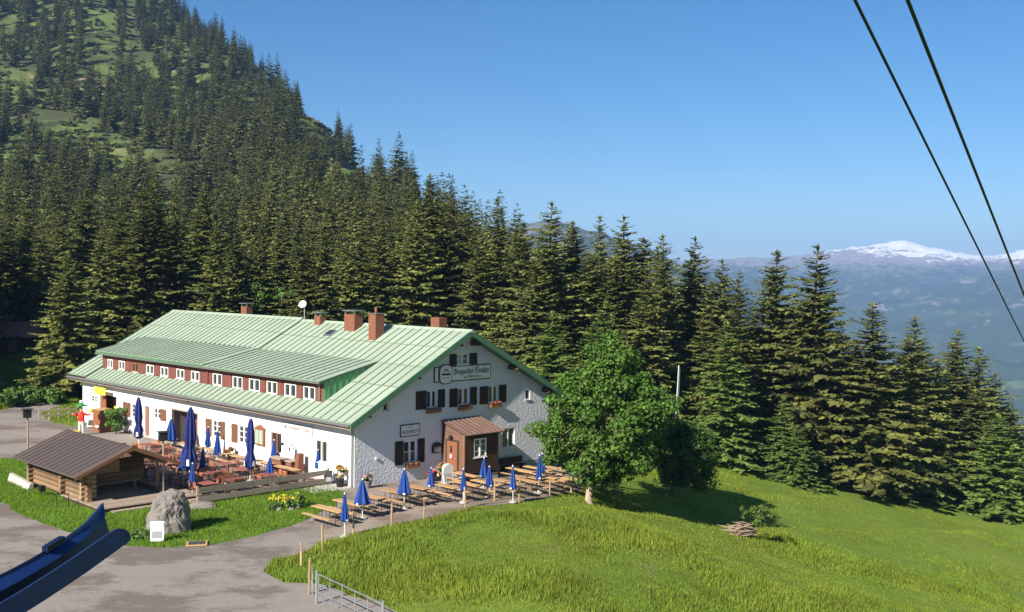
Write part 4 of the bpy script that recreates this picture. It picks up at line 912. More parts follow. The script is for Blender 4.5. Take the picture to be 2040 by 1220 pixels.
MB().tube([(-.01, 6.45, 1.5), (-.2, 6.5, 2.05), (-.5, 6.7, 2.1), (-.6, 6.9, 2.0)], .025, 6).build('arm', 'metal_black', wl); MB().lathe([(.13, 1.85), (.10, 1.95), (.03, 2.02)], 8, (-.6, 6.9)).build('lamp_shade', 'metal_black', wl)
# ------------------------------------------------------------------ parasols
def parasol(h, r, label, big=False, group=None, loc=(0, 0, 0), m='blue_canvas'):
    o = thing('parasol', label, 'parasol', loc, random.random()*6, group)
    MB().tube([(0, 0, 0), (0, 0, h-.02)], .035 if big else .024, 7).build('pole', 'pole_white', o)
    if big:
        pr = [(r*.55, h*.20), (r*1.15, h*.24), (r*1.15, h*.36), (r*.72, h*.47), (r*1.05, h*.60), (r*.85, h*.80), (r*.5, h*.95), (.05, h)]
    else:
        pr = [(r*.75, h*.36), (r, h*.40), (r*.82, h*.55), (r*.55, h*.75), (r*.28, h*.92), (.035, h*.985)]
    kr = random.uniform(.86, 1.14); pr = [(q[0]*kr*random.uniform(.93, 1.07), q[1]) for q in pr]; o.rotation_euler.x = random.uniform(-.025, .025); o.rotation_euler.y = random.uniform(-.025, .025)
    c = MB().lathe(pr, random.choice((14, 16, 18)), fold=random.uniform(.13, .22), ph=random.random()).build('canopy', m, o)
    if big:
        for k, an in enumerate((-1.2, .4, 2.2, 3.9)):
            d = Vector((math.cos(an), math.sin(an), 0)); s = Vector((-d.y, d.x, 0)); q = d*(r*1.38)
            MB().add([q-s*.10+Vector((0, 0, h*.25)), q+s*.09+Vector((0, 0, h*.26)), q+s*.05+Vector((0, 0, h*.34)), q-s*.07+Vector((0, 0, h*.335))], [(0, 1, 2, 3)]).build('print', 'white_paint', c)
    else:
        for an in (.3, 2.4, 4.5):
            d = Vector((math.cos(an), math.sin(an), 0)); s = Vector((-d.y, d.x, 0)); q = d*(r*1.2)
            MB().add([q-s*.07+Vector((0, 0, h*.385)), q+s*.06+Vector((0, 0, h*.39)), q+s*.05+Vector((0, 0, h*.43)), q-s*.06+Vector((0, 0, h*.425))], [(0, 1, 2, 3)]).build('print', 'white_paint', c)
        MB().lathe([(.03, h*.985), (.045, h*1.0), (.02, h*1.03)], 6).build('finial', 'white_paint', o)
    MB().lathe([(.24, 0), (.24, .06), (.09, .10), (.05, .16)], 12).build('base', 'concrete', o)
    return o
BIGU = [((277, 896), 792, .27, 'tall bundled dark blue parasol in front of the far brown door'), ((377, 968), 812, .28, 'tallest bundled blue parasol in the middle of the paved terrace'), ((498, 962), 835, .27, 'tall bundled blue parasol between the railing and the notice case')]
for (px, py), pt, r, lab in BIGU:
    x, y, z = G(px, py); h = (py-pt)*y/F_PX; parasol(h, r, lab, True, None, (x, y, z+.06), 'blue_canvas_dark')
SMU = [((413,915),852,'small blue parasol left of the double window shutters'),((432,935),856,'small blue parasol before the right shutter of the double window'),((403,962),893,'small blue parasol right of the tallest bundled one'),((340,905),835,'small blue parasol beside the wide entrance'),((383,990),925,'small blue parasol standing in a white stand behind the boulder'),((545,938),878,'small blue parasol between notice case and brown window'),((537,968),912,'small blue parasol just behind the plank railing'),((603,940),876,'slim blue parasol in front of the brick bar'),((633,955),898,'blue parasol below the last window of the long front'),((364,968),890,'small blue parasol left beneath the tallest bundled one'),
 ((687,1072),985,'blue parasol at the table nearest the road'),((722,1036),957,'wide blue parasol by the inn corner at the second table'),((805,1016),936,'wide blue parasol before the framed flower window'),((858,992),934,'blue parasol next to the white sandwich board'),((923,1004),936,'blue parasol right of the white sandwich board'),((963,975),914,'blue parasol right in front of the dark porch boards'),((975,993),931,'blue parasol just right of the porch, the nearer of the two'),((1022,1003),930,'blue parasol in the middle of the gravel terrace by a post'),((1073,984),909,'left one of the close pair of blue parasols near the wall end'),((1080,962),905,'right one of the close pair of blue parasols near the wall end')]
for (px, py), pt, lab in SMU:
    x, y, z = G(px, py); h = min(2.5, (py-pt)*y/F_PX); wide = 'wide' in lab
    parasol(h, .36 if wide else .21, lab, False, None, (x, y, z+.05))
# ------------------------------------------------------------------ beer tables and benches of the gravel terrace
TL = 2.35
def beer_table(label, loc, rz, group=None):
    o = thing('beer_table', label, 'table', loc, rz, group)
    for k in range(3): MB().box(-.26+k*.175, -.26+k*.175+.17, -TL/2, TL/2, .745, .775).build('plank', 'wood_pale', o)
    for s in (-1, 1):
        y = s*(TL/2-.35); MB().tube([(-.2, y, .74), (-.2, y, .02)], .018, 5).tube([(.2, y, .74), (.2, y, .02)], .018, 5).tube([(-.2, y, .3), (.2, y, .3)], .014, 5).tube([(0, y, .55), (0, y-s*.35, .74)], .012, 5).build('leg', 'table_leg', o)
    return o
def beer_bench(label, loc, rz, group=None):
    o = thing('beer_bench', label, 'bench', loc, rz, group)
    MB().box(-.125, .125, -TL/2, TL/2, .44, .468).build('seat', 'wood_pale', o)
    for s in (-1, 1):
        y = s*(TL/2-.35); MB().tube([(-.1, y, .439), (-.1, y, .02)], .015, 5).tube([(.1, y, .439), (.1, y, .02)], .015, 5).tube([(-.1, y, .2), (.1, y, .2)], .012, 5).build('leg', 'table_leg', o)
    return o
T0 = beer_table('x', (0, 0, 0), 0); B0 = beer_bench('x', (0, 0, 0), 0)
tabs = [(-6.6,-6.75),(-4.85,-6.3),(-3.1,-6.0),(-1.25,-5.75),(.5,-5.7),(2.2,-5.75),(3.75,-5.8),(5.2,-6.2),(6.6,-6.6),(8.1,-6.5),(9.6,-6.5),(11.1,-6.6),(12.6,-6.5),(14.1,-6.5),(15.7,-6.4)]
used = [0, 0]
def put(src, k, loc, rz, label, group=None):
    if used[k] == 0:
        used[k] = 1; src.location = loc; src.rotation_euler.z = rz; src['label'] = label
        if group: src['group'] = group
        return src
    return copy_tree(src, loc, rz, label, group)
for i, (a, b) in enumerate(tabs):
    for k, (src, da) in enumerate(((T0, 0), (B0, -.62), (B0, .60))):
        jit = random.uniform(-.05, .05); x, y = LW(a+da+jit, b+random.uniform(-.12, .12)); z = H1(x, y)+.05
        if k == 0: lab = f'{ORD[i]} light wood beer table from the road end of the gravel terrace'
        else: lab = f'wooden bench on the {"road" if k == 1 else "tree"} side of the {ORD[i]} gravel terrace table'
        put(src, 0 if k == 0 else 1, (x, y, z), AL+random.uniform(-.03, .03), lab, 'beer tables on the gravel' if k == 0 else 'beer benches on the gravel')
for i, (a, b) in enumerate([(5.9,-3.4),(10.6,-3.6),(12.4,-3.4),(14.2,-3.5)]):
    for src, da, k in ((T0, 0, 0), (B0, -.62, 1), (B0, .6, 1)):
        x, y = LW(a+da, b); put(src, k, (x, y, H1(x, y)+.05), AL+random.uniform(-.04, .04), f'{"beer table" if k == 0 else "wooden bench " + ("left" if da < 0 else "right") + " of the table"}, {ORD[i]} in the back row near the gable wall', 'back row by the gable wall')
# ------------------------------------------------------------------ furniture of the paved terrace
def chair(label, loc, rz, group=None):
    o = thing('garden_chair', label, 'chair', loc, rz, group)
    for k in range(4): MB().box(-.21, .21, -.2+k*.105, -.2+k*.105+.09, .43, .45).build('slat', 'chair_orange', o)
    for k in range(3): MB().box(-.21, .21, .20+k*.02, .215+k*.02, .56+k*.12, .66+k*.12).build('backrest_slat', 'chair_orange', o)
    for s in (-1, 1): MB().tube([(s*.225, .15, 0), (s*.225, .2, .45), (s*.225, .27, .92)], .014, 5).tube([(s*.225, -.2, 0), (s*.225, -.19, .46)], .014, 5).tube([(s*.225, -.19, .44), (s*.225, .2, .44)], .012, 5).build('leg_frame', 'metal_black', o)
    return o
def rtable(label, loc, rz, group=None):
    o = thing('garden_table', label, 'table', loc, rz, group)
    MB().box(-.4, .4, -.65, .65, .72, .75).build('tabletop', 'table_red', o)
    MB().tube([(0, -.35, .72), (0, -.35, .03)], .03, 6).tube([(0, .35, .72), (0, .35, .03)], .03, 6).box(-.25, .25, -.4, -.3, 0, .03).box(-.25, .25, .3, .4, 0, .03).build('leg', 'metal_black', o)
    return o
c0 = chair('x', (0, 0, 0), 0); r0 = rtable('x', (0, 0, 0), 0); cu = [0, 0]
def put2(src, k, loc, rz, label, group):
    if cu[k] == 0: cu[k] = 1; src.location = loc; src.rotation_euler.z = rz; src['label'] = label; src['group'] = group
    else: copy_tree(src, loc, rz, label, group)
RW = ('outer', 'middle', 'inner')
for ia, a in enumerate((-7.9, -5.8, -3.7)):
    for ib in range(7):
        b = 3.6+ib*2.55+random.uniform(-.2, .2)
        aa = a+random.uniform(-.2, .2)
        if a < -7 and b > 13: continue
        rz = AL+random.choice((0, 0, math.pi/2))+random.uniform(-.15, .15)
        x, y = LW(aa, b); put2(r0, 1, (x, y, H1(x, y)+.065), rz, f'red brown table, {ORD[ib]} from the plank railing in the {RW[ia]} row of the paved terrace', 'red brown terrace tables')
        for sx, sy, ro, wh in ((-.62, -.32, math.pi/2, 'first'), (-.62, .34, math.pi/2, 'second'), (.62, -.3, -math.pi/2, 'third'), (.62, .33, -math.pi/2, 'fourth')):
            if random.random() < .12: continue
            cx, cy = x+sx*math.cos(rz)-sy*math.sin(rz), y+sx*math.sin(rz)+sy*math.cos(rz)
            put2(c0, 0, (cx, cy, H1(cx, cy)+.065), rz+ro+random.uniform(-.35, .35), f'orange slatted chair, {wh} one at the {ORD[ib]} table from the railing in the {RW[ia]} row', 'orange terrace chairs')
for i, b in enumerate((4.6, 7.6, 10.8, 14.2, 17.2, 20.6)):
    for src, da, k in ((T0, 0, 0), (B0, -.6, 1), (B0, .6, 1)):
        x, y = LW(-1.75+da+.1*(i % 2), b); put(src, k, (x, y, H1(x, y)+.065), AL+random.uniform(-.03, .03), f'{"beer table" if k == 0 else "bench " + ("outside" if da < 0 else "wallside") + " the beer table"} along the white front, {ORD[i]} from the gable corner', 'beer sets along the white front')
# brick bar, planters, boards at the wall
bar = thing('bar_counter', 'red brown outdoor bar counter with dark top against the white front', 'bar counter', (AX, AY, 0), AL)
MB().box(-1.05, -.55, 5.2, 7.7, .06, 1.0).build('counter', 'brick', bar); MB().box(-1.15, -.45, 5.1, 7.8, 1.001, 1.06).build('counter_top', 'wood_grey', bar)
MB().hexa([(-.9, 4.75, .06), (-.4, 4.75, .06), (-.4, 5.15, .06), (-.9, 5.15, .06)], [(-.75, 4.75, 1.55), (-.4, 4.75, 1.55), (-.4, 5.15, 1.55), (-.75, 5.15, 1.55)]).build('oven', 'brick', bar)
def chalk(name, label, loc, rz, h, w, m_fr, m_bd, tilt=14, cat='sign board', arch=False):
    o = thing(name, label, cat, loc, rz)
    for s in (1, -1):
        f = MB()
        if arch:
            pts = [(-w/2, .12)]+[(w/2, .12)]+[(w/2*math.cos(t), h-w/2+w/2*math.sin(t)) for t in np.linspace(0, math.pi, 9)]
        else: pts = [(-w/2, .05), (w/2, .05), (w/2, h), (-w/2, h)]
        f.hexa([(p[0], -.015, p[1]) for p in pts], [(p[0], .015, p[1]) for p in pts])
        if arch: f.box(-w/2, -w/2+.05, -.012, .012, 0, .12).box(w/2-.05, w/2, -.012, .012, 0, .12)
        fo = f.build('frame', m_fr, o); fo.location = (0, s*-.5*h*math.sin(math.radians(tilt))*1.0, 0); fo.rotation_euler.x = math.radians(-tilt*s)
        if s == 1: MB().box(-w/2+.07, w/2-.07, -.024, -.0155, .18, h*.78).build('board', m_bd, fo)
    return o
x, y = LW(5.4, -2.35); chalk('sandwich_board', 'white round topped sandwich board standing before the porch', (x, y, H1(x, y)+.05), AL-.15, 1.35, .75, 'white_paint', 'screen_grey', arch=True)
x, y = LW(-.55, 1.9); chalk('sandwich_board', 'small black chalkboard leaning at the white corner of the inn', (x, y, H1(x, y)+.05), AL-.7, .85, .5, 'chalkboard', 'screen_grey')
x, y = LW(-1.1, 34.6); chalk('sandwich_board', 'white sandwich board beside the shop door at the far end', (x, y, H1(x, y)+.05), AL-1.2, 1.3, .75, 'white_paint', 'chalkboard', arch=True)
def pot(label, loc, r, h, plant, fm, m='metal_black', pr=.35, seed=1, cat='flower pot'):
    o = thing('flower_pot', label, cat, loc)
    MB().lathe([(r*.7, 0), (r, h), (r*.9, h), (r*.8, h-.06)], 12).build('pot', m, o)
    tips = [(random.gauss(0, pr*.5), random.gauss(0, pr*.5), h+random.random()*plant) for _ in range(9)]
    V, Fc, T = leaf_cloud(tips, [pr*.5]*9, 45, .06, seed); link('foliage', raw_mesh('foliage', V, Fc, T, 'leaf_pot'), o)
    V, Fc, T = leaf_cloud([(t[0], t[1], t[2]+.08) for t in tips], [pr*.5]*9, 16, .055, seed+1); link('flowers', raw_mesh('flowers', V, Fc, T, fm), o)
    return o
for i, (a, b, r, h, pl, fm, m, lab) in enumerate([(-.5,.75,.28,.5,.75,'flower_orange','metal_black','black pot with orange flowers at the foot of the corner downpipe'),(6.2,-.9,.24,.35,.5,'flower_orange','terracotta','pot of yellow orange flowers beside the porch door'),(5.6,-.8,.22,.3,.35,'flower_pink','terracotta','pot of pink flowers in front of the gable by the steps'),(5.1,-1.0,.2,.3,.3,'flower_red','terracotta','pot of red flowers leftmost of those by the steps'),(.55,-.55,.3,.45,.35,'flower_pink','stone','stone tub with pinkish plants at the gable corner'),(-.5,13.6,.2,.4,.4,'flower_red','wood_brown','tub with red flowers under the middle windows'),(6.9,-2.6,.14,.22,.15,'flower_red','metal_black','small dark pot on the ground at the porch corner')]):
    x, y = LW(a, b); pot(lab, (x, y, H1(x, y)+.05 if i != 1 else .03), r, h, pl, fm, m, .3, 200+i*3)
x, y = LW(-1.0, 30.3); o = broadleaf('potted_bush', 'leafy green bush in front of the shuttered window by the shop', (x, y, .05), [(random.gauss(0, .38), random.gauss(0, .38), .5+random.random()*1.3) for _ in range(30)], 'shrub_leaf', 'bark', .05, [(0, 0, 0), (0, 0, .6), (0, .05, 1.1)], 70, .10, 301, (.25, .4)); o['category'] = 'bush'
bs = thing('shop_counter', 'orange brown wooden counter box beside the bush at the shop', 'counter', (*LW(-1.2, 32.2), .04), AL)
MB().box(-.5, .5, -.75, .75, 0, 1.75).build('cabinet', 'wood_orange', bs); MB().box(-.58, .58, -.82, .82, 1.751, 1.80).build('top', 'wood_pale', bs); MB().box(-.52, -.501, -.4, .3, .35, .5).build('notice', 'white_paint', bs)
bn = thing('wall_bench', 'dark wooden bench under the right hand ground floor window of the gable', 'bench', (*LW(12.9, -.55), H1(*LW(12.9, -.55))+.05), AL)
MB().box(-1.1, 1.1, -.2, .2, .42, .47).build('seat', 'wood_dark', bn); MB().box(-1.1, 1.1, .2, .25, .55, .95).build('backrest', 'wood_dark', bn)
for s in (-.9, .9): MB().box(s-.05, s+.05, -.18, .22, 0, .419).build('leg', 'wood_dark', bn)
# steps and kerb at the corner
st = thing('corner_steps', 'low concrete steps at the white corner of the inn', 'steps', (AX, AY, 0), AL)
MB().box(-1.5, .04, .05, 2.0, -.5, .05).build('landing', 'concrete', st); MB().box(-2.6, -1.51, .3, 2.0, -.5, .02).build('step', 'concrete', st); MB().box(-1.4, .04, -.5, .04, -.6, -.08).build('step', 'concrete', st)
# plank railing of the paved terrace
rl = thing('plank_railing', 'weathered grey plank railing along the edge of the paved terrace', 'railing', (AX, AY, 0), AL)
for i in range(6):
    a = -9.15+i*1.74; MB().box(a-.05, a+.05, 2.0, 2.1, -.2, 1.02).build('post', 'wood_grey', rl)
    if i < 5:
        for z0, z1 in ((.12, .42), (.60, .92)):
            MB().box(a-.02, a+1.70, 1.93, 1.985, z0+random.uniform(-.02, .02), z1+random.uniform(-.02, .02)).build('plank', 'wood_grey', rl)
# ------------------------------------------------------------------ log cabin
cb = thing('log_cabin', 'open fronted log cabin with brown metal roof beside the terrace', 'cabin', (AX, AY, -.02), AL)
c_a0, c_a1, c_b0, c_b1 = -13.75, -9.6, 5.9, 13.2
lg = MB().tube([(0, -.45, 0), (0, c_b1-c_b0+.45, 0)], .15, 9).mesh('log', 'log'); lg2 = MB().tube([(-.4, 0, 0), (c_a1-c_a0+.4, 0, 0)], .145, 9).mesh('log', 'log')
for i in range(7):
    link('log', lg, cb, (c_a0, c_b0, .34+i*.27))
    if i == 6: continue
    link('log', lg2, cb, (c_a0, c_b1, .47+i*.27))
    if i < 3: link('log', lg2, cb, (c_a0, c_b0+2.6, .47+i*.27))
    else: link('log', lg2, cb, (c_a0, c_b0+2.6, .47+i*.27))
    link('log', lg, cb, (c_a1, c_b0, .34+i*.27)) if i in (0, 6) else None
    MB().tube([(-.42, 0, 0), (.42, 0, 0)], .14, 9).build('log_end', 'log_end', cb, loc=(c_a0+.1, c_b0, .47+i*.27))
zc = lambda a: 3.12-.41*abs(a+11.6)
cr_ = MB().hexa([(-14.75, 4.85, zc(-14.75)-.1), (-11.6, 4.85, zc(-11.6)-.1), (-8.7, 4.85, zc(-8.7)-.1), (-8.7, 4.85, zc(-8.7)-.02), (-11.6, 4.85, zc(-11.6)-.02), (-14.75, 4.85, zc(-14.75)-.02)], [(-14.75, 13.7, zc(-14.75)-.1), (-11.6, 13.7, zc(-11.6)-.1), (-8.7, 13.7, zc(-8.7)-.1), (-8.7, 13.7, zc(-8.7)-.02), (-11.6, 13.7, zc(-11.6)-.02), (-14.75, 13.7, zc(-14.75)-.02)]).build('roof', 'wood_brown', cb)
for sg_ in (-1, 1):
    e = -14.8 if sg_ < 0 else -8.65; w = .63
    a0_, a1_ = (e, -11.6) if sg_ < 0 else (-11.6, e)
    lo = [(a0_, 0, zc(a0_)-.018), (a1_, 0, zc(a1_)-.018), (a1_, w-.01, zc(a1_)-.018), (a0_, w-.01, zc(a0_)-.018)]
    pm = MB().hexa(lo, [(p[0], p[1], p[2]+.025) for p in lo]); lo = [(p[0], p[1] if i in (2, 3) else w-.045, p[2]+.025) for i, p in enumerate(lo)]
    pm.hexa(lo, [(p[0], p[1], p[2]+.035) for p in lo]); me = pm.mesh('roof_panel', 'cabin_roof')
    for i in range(14): link('roof_panel', me, cr_, (0, 4.84+i*w, random.uniform(.012, .018)))
    MB().hexa([(a0_, 4.80, zc(a0_)-.17), (a1_, 4.80, zc(a1_)-.17), (a1_, 4.80, zc(a1_)+.03), (a0_, 4.80, zc(a0_)+.03)], [(a0_, 4.84, zc(a0_)-.17), (a1_, 4.84, zc(a1_)-.17), (a1_, 4.84, zc(a1_)+.03), (a0_, 4.84, zc(a0_)+.03)]).build('verge', 'wood_brown', cr_)
MB().tube([(-14.8, 4.9, zc(-14.8)-.03), (-14.8, 13.7, zc(-14.8)-.03)], .04, 6).build('gutter', 'cabin_roof', cr_)
MB().tube([(-11.6, 4.95, 2.9), (-11.6, 13.6, 2.9)], .12, 8).build('ridge_beam', 'log', cb)
for a in (c_a0, c_a1): MB().tube([(a, 4.95, zc(a)-.24), (a, 13.6, zc(a)-.24)], .12, 8).build('wall_plate', 'log', cb)
MB().tube([(c_a1, 5.9, .1), (c_a1, 5.9, zc(c_a1)-.3)], .09, 8).build('corner_post', 'log', cb)
MB().hexa([(c_a0, 8.5, 2.2), (c_a1, 8.5, 2.2), (-11.6, 8.5, 2.98)], [(c_a0, 8.56, 2.2), (c_a1, 8.56, 2.2), (-11.6, 8.56, 2.98)]).build('gable_board', 'wood_brown', cb)
for i in range(17): MB().box(c_a0-.3, c_a1+1.5, 3.3+i*.31, 3.3+i*.31+.295, .20, .25).build('deck_plank', 'deck', cb)
MB().box(c_a0-.28, c_a1+1.48, 3.36, 8.4, -.1, .195).build('deck_frame', 'wood_dark', cb)
MB().box(c_a0+.2, c_a1+1.7, 2.85, 3.25, -.1, .11).build('deck_step', 'deck', cb)
MB().box(c_a0+1.2, c_a1, 7.9, 8.25, .62, .68).box(c_a0+1.4, c_a0+1.5, 7.95, 8.2, .251, .619).box(c_a1-.4, c_a1-.3, 7.95, 8.2, .251, .619).build('bench', 'wood_grey', cb)
MB().box(c_a0+1.3, c_a0+3.0, 8.30, 8.36, 1.2, 2.05).build('hatch', 'wood_pale', cb)
sl_ = thing('fallen_slab', 'long pale plank slab leaning along the outer cabin wall', 'plank', (*LW(-14.35, 14.6), .02), AL)
MB().hexa([(-.25, -2.6, 0), (.05, -2.6, 0), (.25, 1.2, 0), (-.05, 1.2, 0)], [(-.1, -2.6, .35), (.1, -2.6, .35), (.3, 1.2, .45), (.1, 1.2, .45)]).build('slab', 'concrete', sl_)
x, y = LW(-14.6, 9.9); lb = thing('floor_lamp', 'small black floodlight on the grass by the log wall', 'lamp', (x, y, .0), AL); MB().tube([(0, 0, 0), (0, 0, .3)], .03, 6).build('stand', 'metal_black', lb); MB().box(-.15, .15, -.2, .2, .30, .6).build('head', 'metal_black', lb)
x, y = LW(-14.9, 6.2); lb = thing('metal_frame', 'thin dark metal frame stand in front of the log cabin corner', 'stand', (x, y, .0), AL-.6)
for s in (-.3, .3): MB().box(s-.02, s+.02, -.02, .02, 0, .75).build('leg', 'metal_black', lb)
MB().box(-.3, .3, -.02, .02, .70, .752).build('rail', 'metal_black', lb)
# ------------------------------------------------------------------ lamp posts
for (px, py, pt, lab) in [(55, 962, 813, 'thin lamp post with dark box head left of the log cabin'), (325, 990, 858, 'pale birch pole with dark box head behind the boulder')]:
    x, y, z = G(px, py); h = (py-pt)*y/F_PX; o = thing('lamp_post', lab, 'lamp post', (x, y, z), AL-.2)
    MB().tube([(0, 0, -.1), (.02, 0, h*.5), (0, .02, h-.55)], .055, 7).build('post', 'bark_pale' if px > 300 else 'wood_grey', o)
    MB().box(-.24, .2, -.2, .2, h-.55, h-.06).build('head', 'metal_black', o); MB().box(-.34, .3, -.28, .28, h-.059, h-.02).build('cap', 'wood_dark', o)
    MB().box(-.26, -.241, -.13, .13, h-.48, h-.14).build('pane', 'glass', o)
# ------------------------------------------------------------------ painted figure at the shop
x, y, z = G(162, 868); fg = thing('painted_figure', 'painted figure in red shirt and green hat, arms spread, before the shop wall', 'statue', (x, y, z), .2)
hh = 2.75
MB().tube([(.06, .05, 0), (.06, .05, 1.1)], .05, 7).build('post', 'metal_grey', fg)
me = bpy.data.meshes.new('body'); V_ = [(0,0,1.12),(0,0,1.4),(0,0,1.72),(0,0,1.9),(0,0,2.05),(.24,0,1.68),(.5,.02,1.62),(.72,.0,1.72),(-.24,0,1.68),(-.5,.02,1.62),(-.72,0,1.72),(.12,0,.95),(.13,0,.5),(.14,-.02,.08),(-.12,0,.95),(-.13,0,.5),(-.14,-.02,.08),(0,0,2.3)]
me.from_pydata(V_, [(0,1),(1,2),(2,3),(3,4),(2,5),(5,6),(6,7),(2,8),(8,9),(9,10),(0,11),(11,12),(12,13),(0,14),(14,15),(15,16),(4,17)], [])
bo = link('body', me, fg); bo.modifiers.new('skin', 'SKIN'); sv = me.skin_vertices[0].data
for v, r_ in zip(sv, [.19,.22,.23,.1,.13,.12,.09,.07,.12,.09,.07,.13,.10,.08,.13,.10,.08,.12]): v.radius = (r_, r_)
sv[0].use_root = True; ss = bo.modifiers.new('sub', 'SUBSURF'); ss.levels = 2; ss.render_levels = 2
dg = bpy.context.evaluated_depsgraph_get(); m2 = bpy.data.meshes.new_from_object(bo.evaluated_get(dg)); bpy.data.objects.remove(bo); m2.materials.clear()
for q in ('red_paint', 'pole_white', 'skin'): m2.materials.append(MATS[q])
m2.polygons.foreach_set('material_index', [1 if p.center.z < 1.12 else 2 if p.center.z > 1.93 or abs(p.center.x) > .62 else 0 for p in m2.polygons]); m2.polygons.foreach_set('use_smooth', [True]*len(m2.polygons)); link('body', m2, fg)
MB().lathe([(.48, 2.34), (.50, 2.38), (.22, 2.42), (.20, 2.52), (.05, 2.56)], 14).build('hat', 'green_paint', fg, True); MB().lathe([(.08, 2.56), (.15, 2.63), (.13, 2.74), (.03, 2.78)], 10).build('hat_bobble', 'white_paint', fg, True)
MB().lathe([(.05, 1.78), (.15, 1.84), (.18, 1.93), (.14, 2.03), (.05, 2.08)], 12, (.74, 0)).build('yellow_ball', 'yellow_paint', fg, True)
x, y, z = G(150, 872); yb_ = thing('yellow_bucket', 'yellow tub on the ground at the feet of the painted figure', 'tub', (x, y, z)); MB().lathe([(.30, 0), (.42, .18), (.42, .42), (.28, .52), (.24, .5)], 14).build('tub', 'yellow_paint', yb_, True)
# ------------------------------------------------------------------ boulder and boards
def boulder(name, label, loc, sx, sy, sz, seed, m='stone', sub=4):
    bm = bmesh.new(); bmesh.ops.create_icosphere(bm, subdivisions=sub, radius=1)
    P = np.array([v.co[:] for v in bm.verts])
    n1 = fbm(P[:, 0]*1.3+seed, P[:, 1]*1.3+P[:, 2]*1.7, 3)-.5; n2 = fbm(P[:, 0]*4+seed, P[:, 1]*4+P[:, 2]*5, 3)-.5; n3 = np.abs(fbm(P[:, 0]*2.4+seed*2, P[:, 2]*2.4+P[:, 1]*2.2, 4)-.5)
    n4 = np.abs(fbm(P[:, 0]*6+seed*3, P[:, 1]*6+P[:, 2]*2.5, 4)-.5)
    k = 1+.42*n1+.16*n2-.42*n3-.14*n4
    for v, kk in zip(bm.verts, k):
        z = v.co.z; t = (z+1)/2; hx = math.hypot(v.co.x, v.co.y)+1e-6
        rad = float(np.interp(t, [0, .12, .35, .6, .8, .93, 1], [1.08, 1.06, .96, .80, .66, .54, .45]))*min(1., hx/.62)
        x_, y_ = v.co.x/hx*rad*kk, v.co.y/hx*rad*kk
        v.co = Vector((x_*sx+(.16*t-.05)*sx, y_*sy, (t*(.94+.12*(kk-1)*2)-.08)*sz))
    me = bpy.data.meshes.new(name); bm.to_mesh(me); bm.free(); me.materials.append(MATS[m]); return tag(link(name, me, None, loc), label, 'rock')
x, y, z = G(330, 1062); boulder('boulder', 'big grey boulder with a shaded right side on the grass by the yard', (x, y+.5, z-.1), 1.14, 1.1, 2.6, 5, sub=5)
x, y, z = G(313, 1080); chalk('sign_board', 'white framed grey board leaning against the boulder', (x, y, z), .1, .98, .62, 'white_paint', 'screen_grey', 9)
x, y, z = G(392, 1086); fb = thing('frame_board', 'wood framed chalkboard lying flat at the edge of the yard', 'chalkboard', (x, y, z+.05), .25); MB().box(-.48, .48, -.42, .42, .0, .05).build('frame', 'wood_pale', fb); MB().box(-.38, .38, -.32, .32, .051, .06).build('board', 'chalkboard', fb)
x, y, z = G(568, 1012); o = broadleaf('flower_bed', 'small round bed of yellow flowering plants on the lawn', (x, y, z-.05), [(random.gauss(0, .38), random.gauss(0, .38), .15+random.random()*.45) for _ in range(22)], 'shrub_leaf', 'bark', .04, [(0, 0, 0), (0, 0, .15), (0, .05, .3)], 50, .07, 401, (.15, .28)); o['category'] = 'flower bed'
V, Fc, T = leaf_cloud([(random.gauss(0, .4), random.gauss(0, .4), .5+random.random()*.25) for _ in range(16)], [.15]*16, 22, .05, 411); link('flowers', raw_mesh('flowers', V, Fc, T, 'yellow_paint'), o)
for k in range(7):
    an = k*.9; boulder('bed_stone', f'edging stone of the flower bed on the lawn, {ORD[k]} counting around', (x+.75*math.cos(an), y+.75*math.sin(an), z-.08), .2, .17, .32, 30+k, sub=2)['group'] = 'stones around the flower bed'
x, y, z = G(275, 1075); o = broadleaf('low_plant', 'low leafy plant at the left foot of the boulder', (x, y, z), [(random.gauss(0, .35), random.gauss(0, .2), .1+random.random()*.3) for _ in range(14)], 'shrub_leaf', 'bark', .02, [(0, 0, 0), (0, 0, .1), (0, 0, .2)], 50, .07, 421, (.12, .22)); o['category'] = 'plant'
x, y, z = G(400, 1012); boulder('trough_stone', 'flat pale stone under the white parasol stand by the railing', (x, y, z-.1), .95, .5, .55, 9, sub=3)
# ------------------------------------------------------------------ gate and posts of the meadow
P0 = np.array(G(634, 1206)[:2]); dv = np.array([3.2, -4.0]); dv = dv/np.hypot(*dv); GL = 4.6
gt = thing('field_gate', 'galvanised tubular field gate at the bottom edge of the meadow', 'gate', (P0[0], P0[1], 0), math.atan2(dv[1], dv[0]))
gz = lambda s: H1(P0[0]+dv[0]*s, P0[1]+dv[1]*s)
for k, zz in enumerate((.25, .5, .8, 1.2)): MB().tube([(0, 0, zz), (GL, 0, zz)], .022, 7).build('rail', 'metal_galv', gt)
for k in range(6): MB().tube([(GL*k/5, 0, .25), (GL*k/5, 0, 1.2)], .02, 7).build('upright', 'metal_galv', gt)
for s in (-.14, GL+.12): MB().tube([(s, 0, -.2), (s, 0, 1.32)], .05, 8).build('gate_post', 'metal_galv', gt)
x, y, z = G(622, 1180); gp = thing('gate_panel', 'short galvanised side panel between the gate and the yellow post', 'gate', (x, y, z), AL+1.0)
for zz in (.2, .55, .9): MB().tube([(-.55, 0, zz), (.55, 0, zz)], .018, 6).build('rail', 'metal_galv', gp)
for s in (-.55, -.2, .15, .5): MB().tube([(s, 0, 0), (s, 0, .92)], .016, 6).build('upright', 'metal_galv', gp)
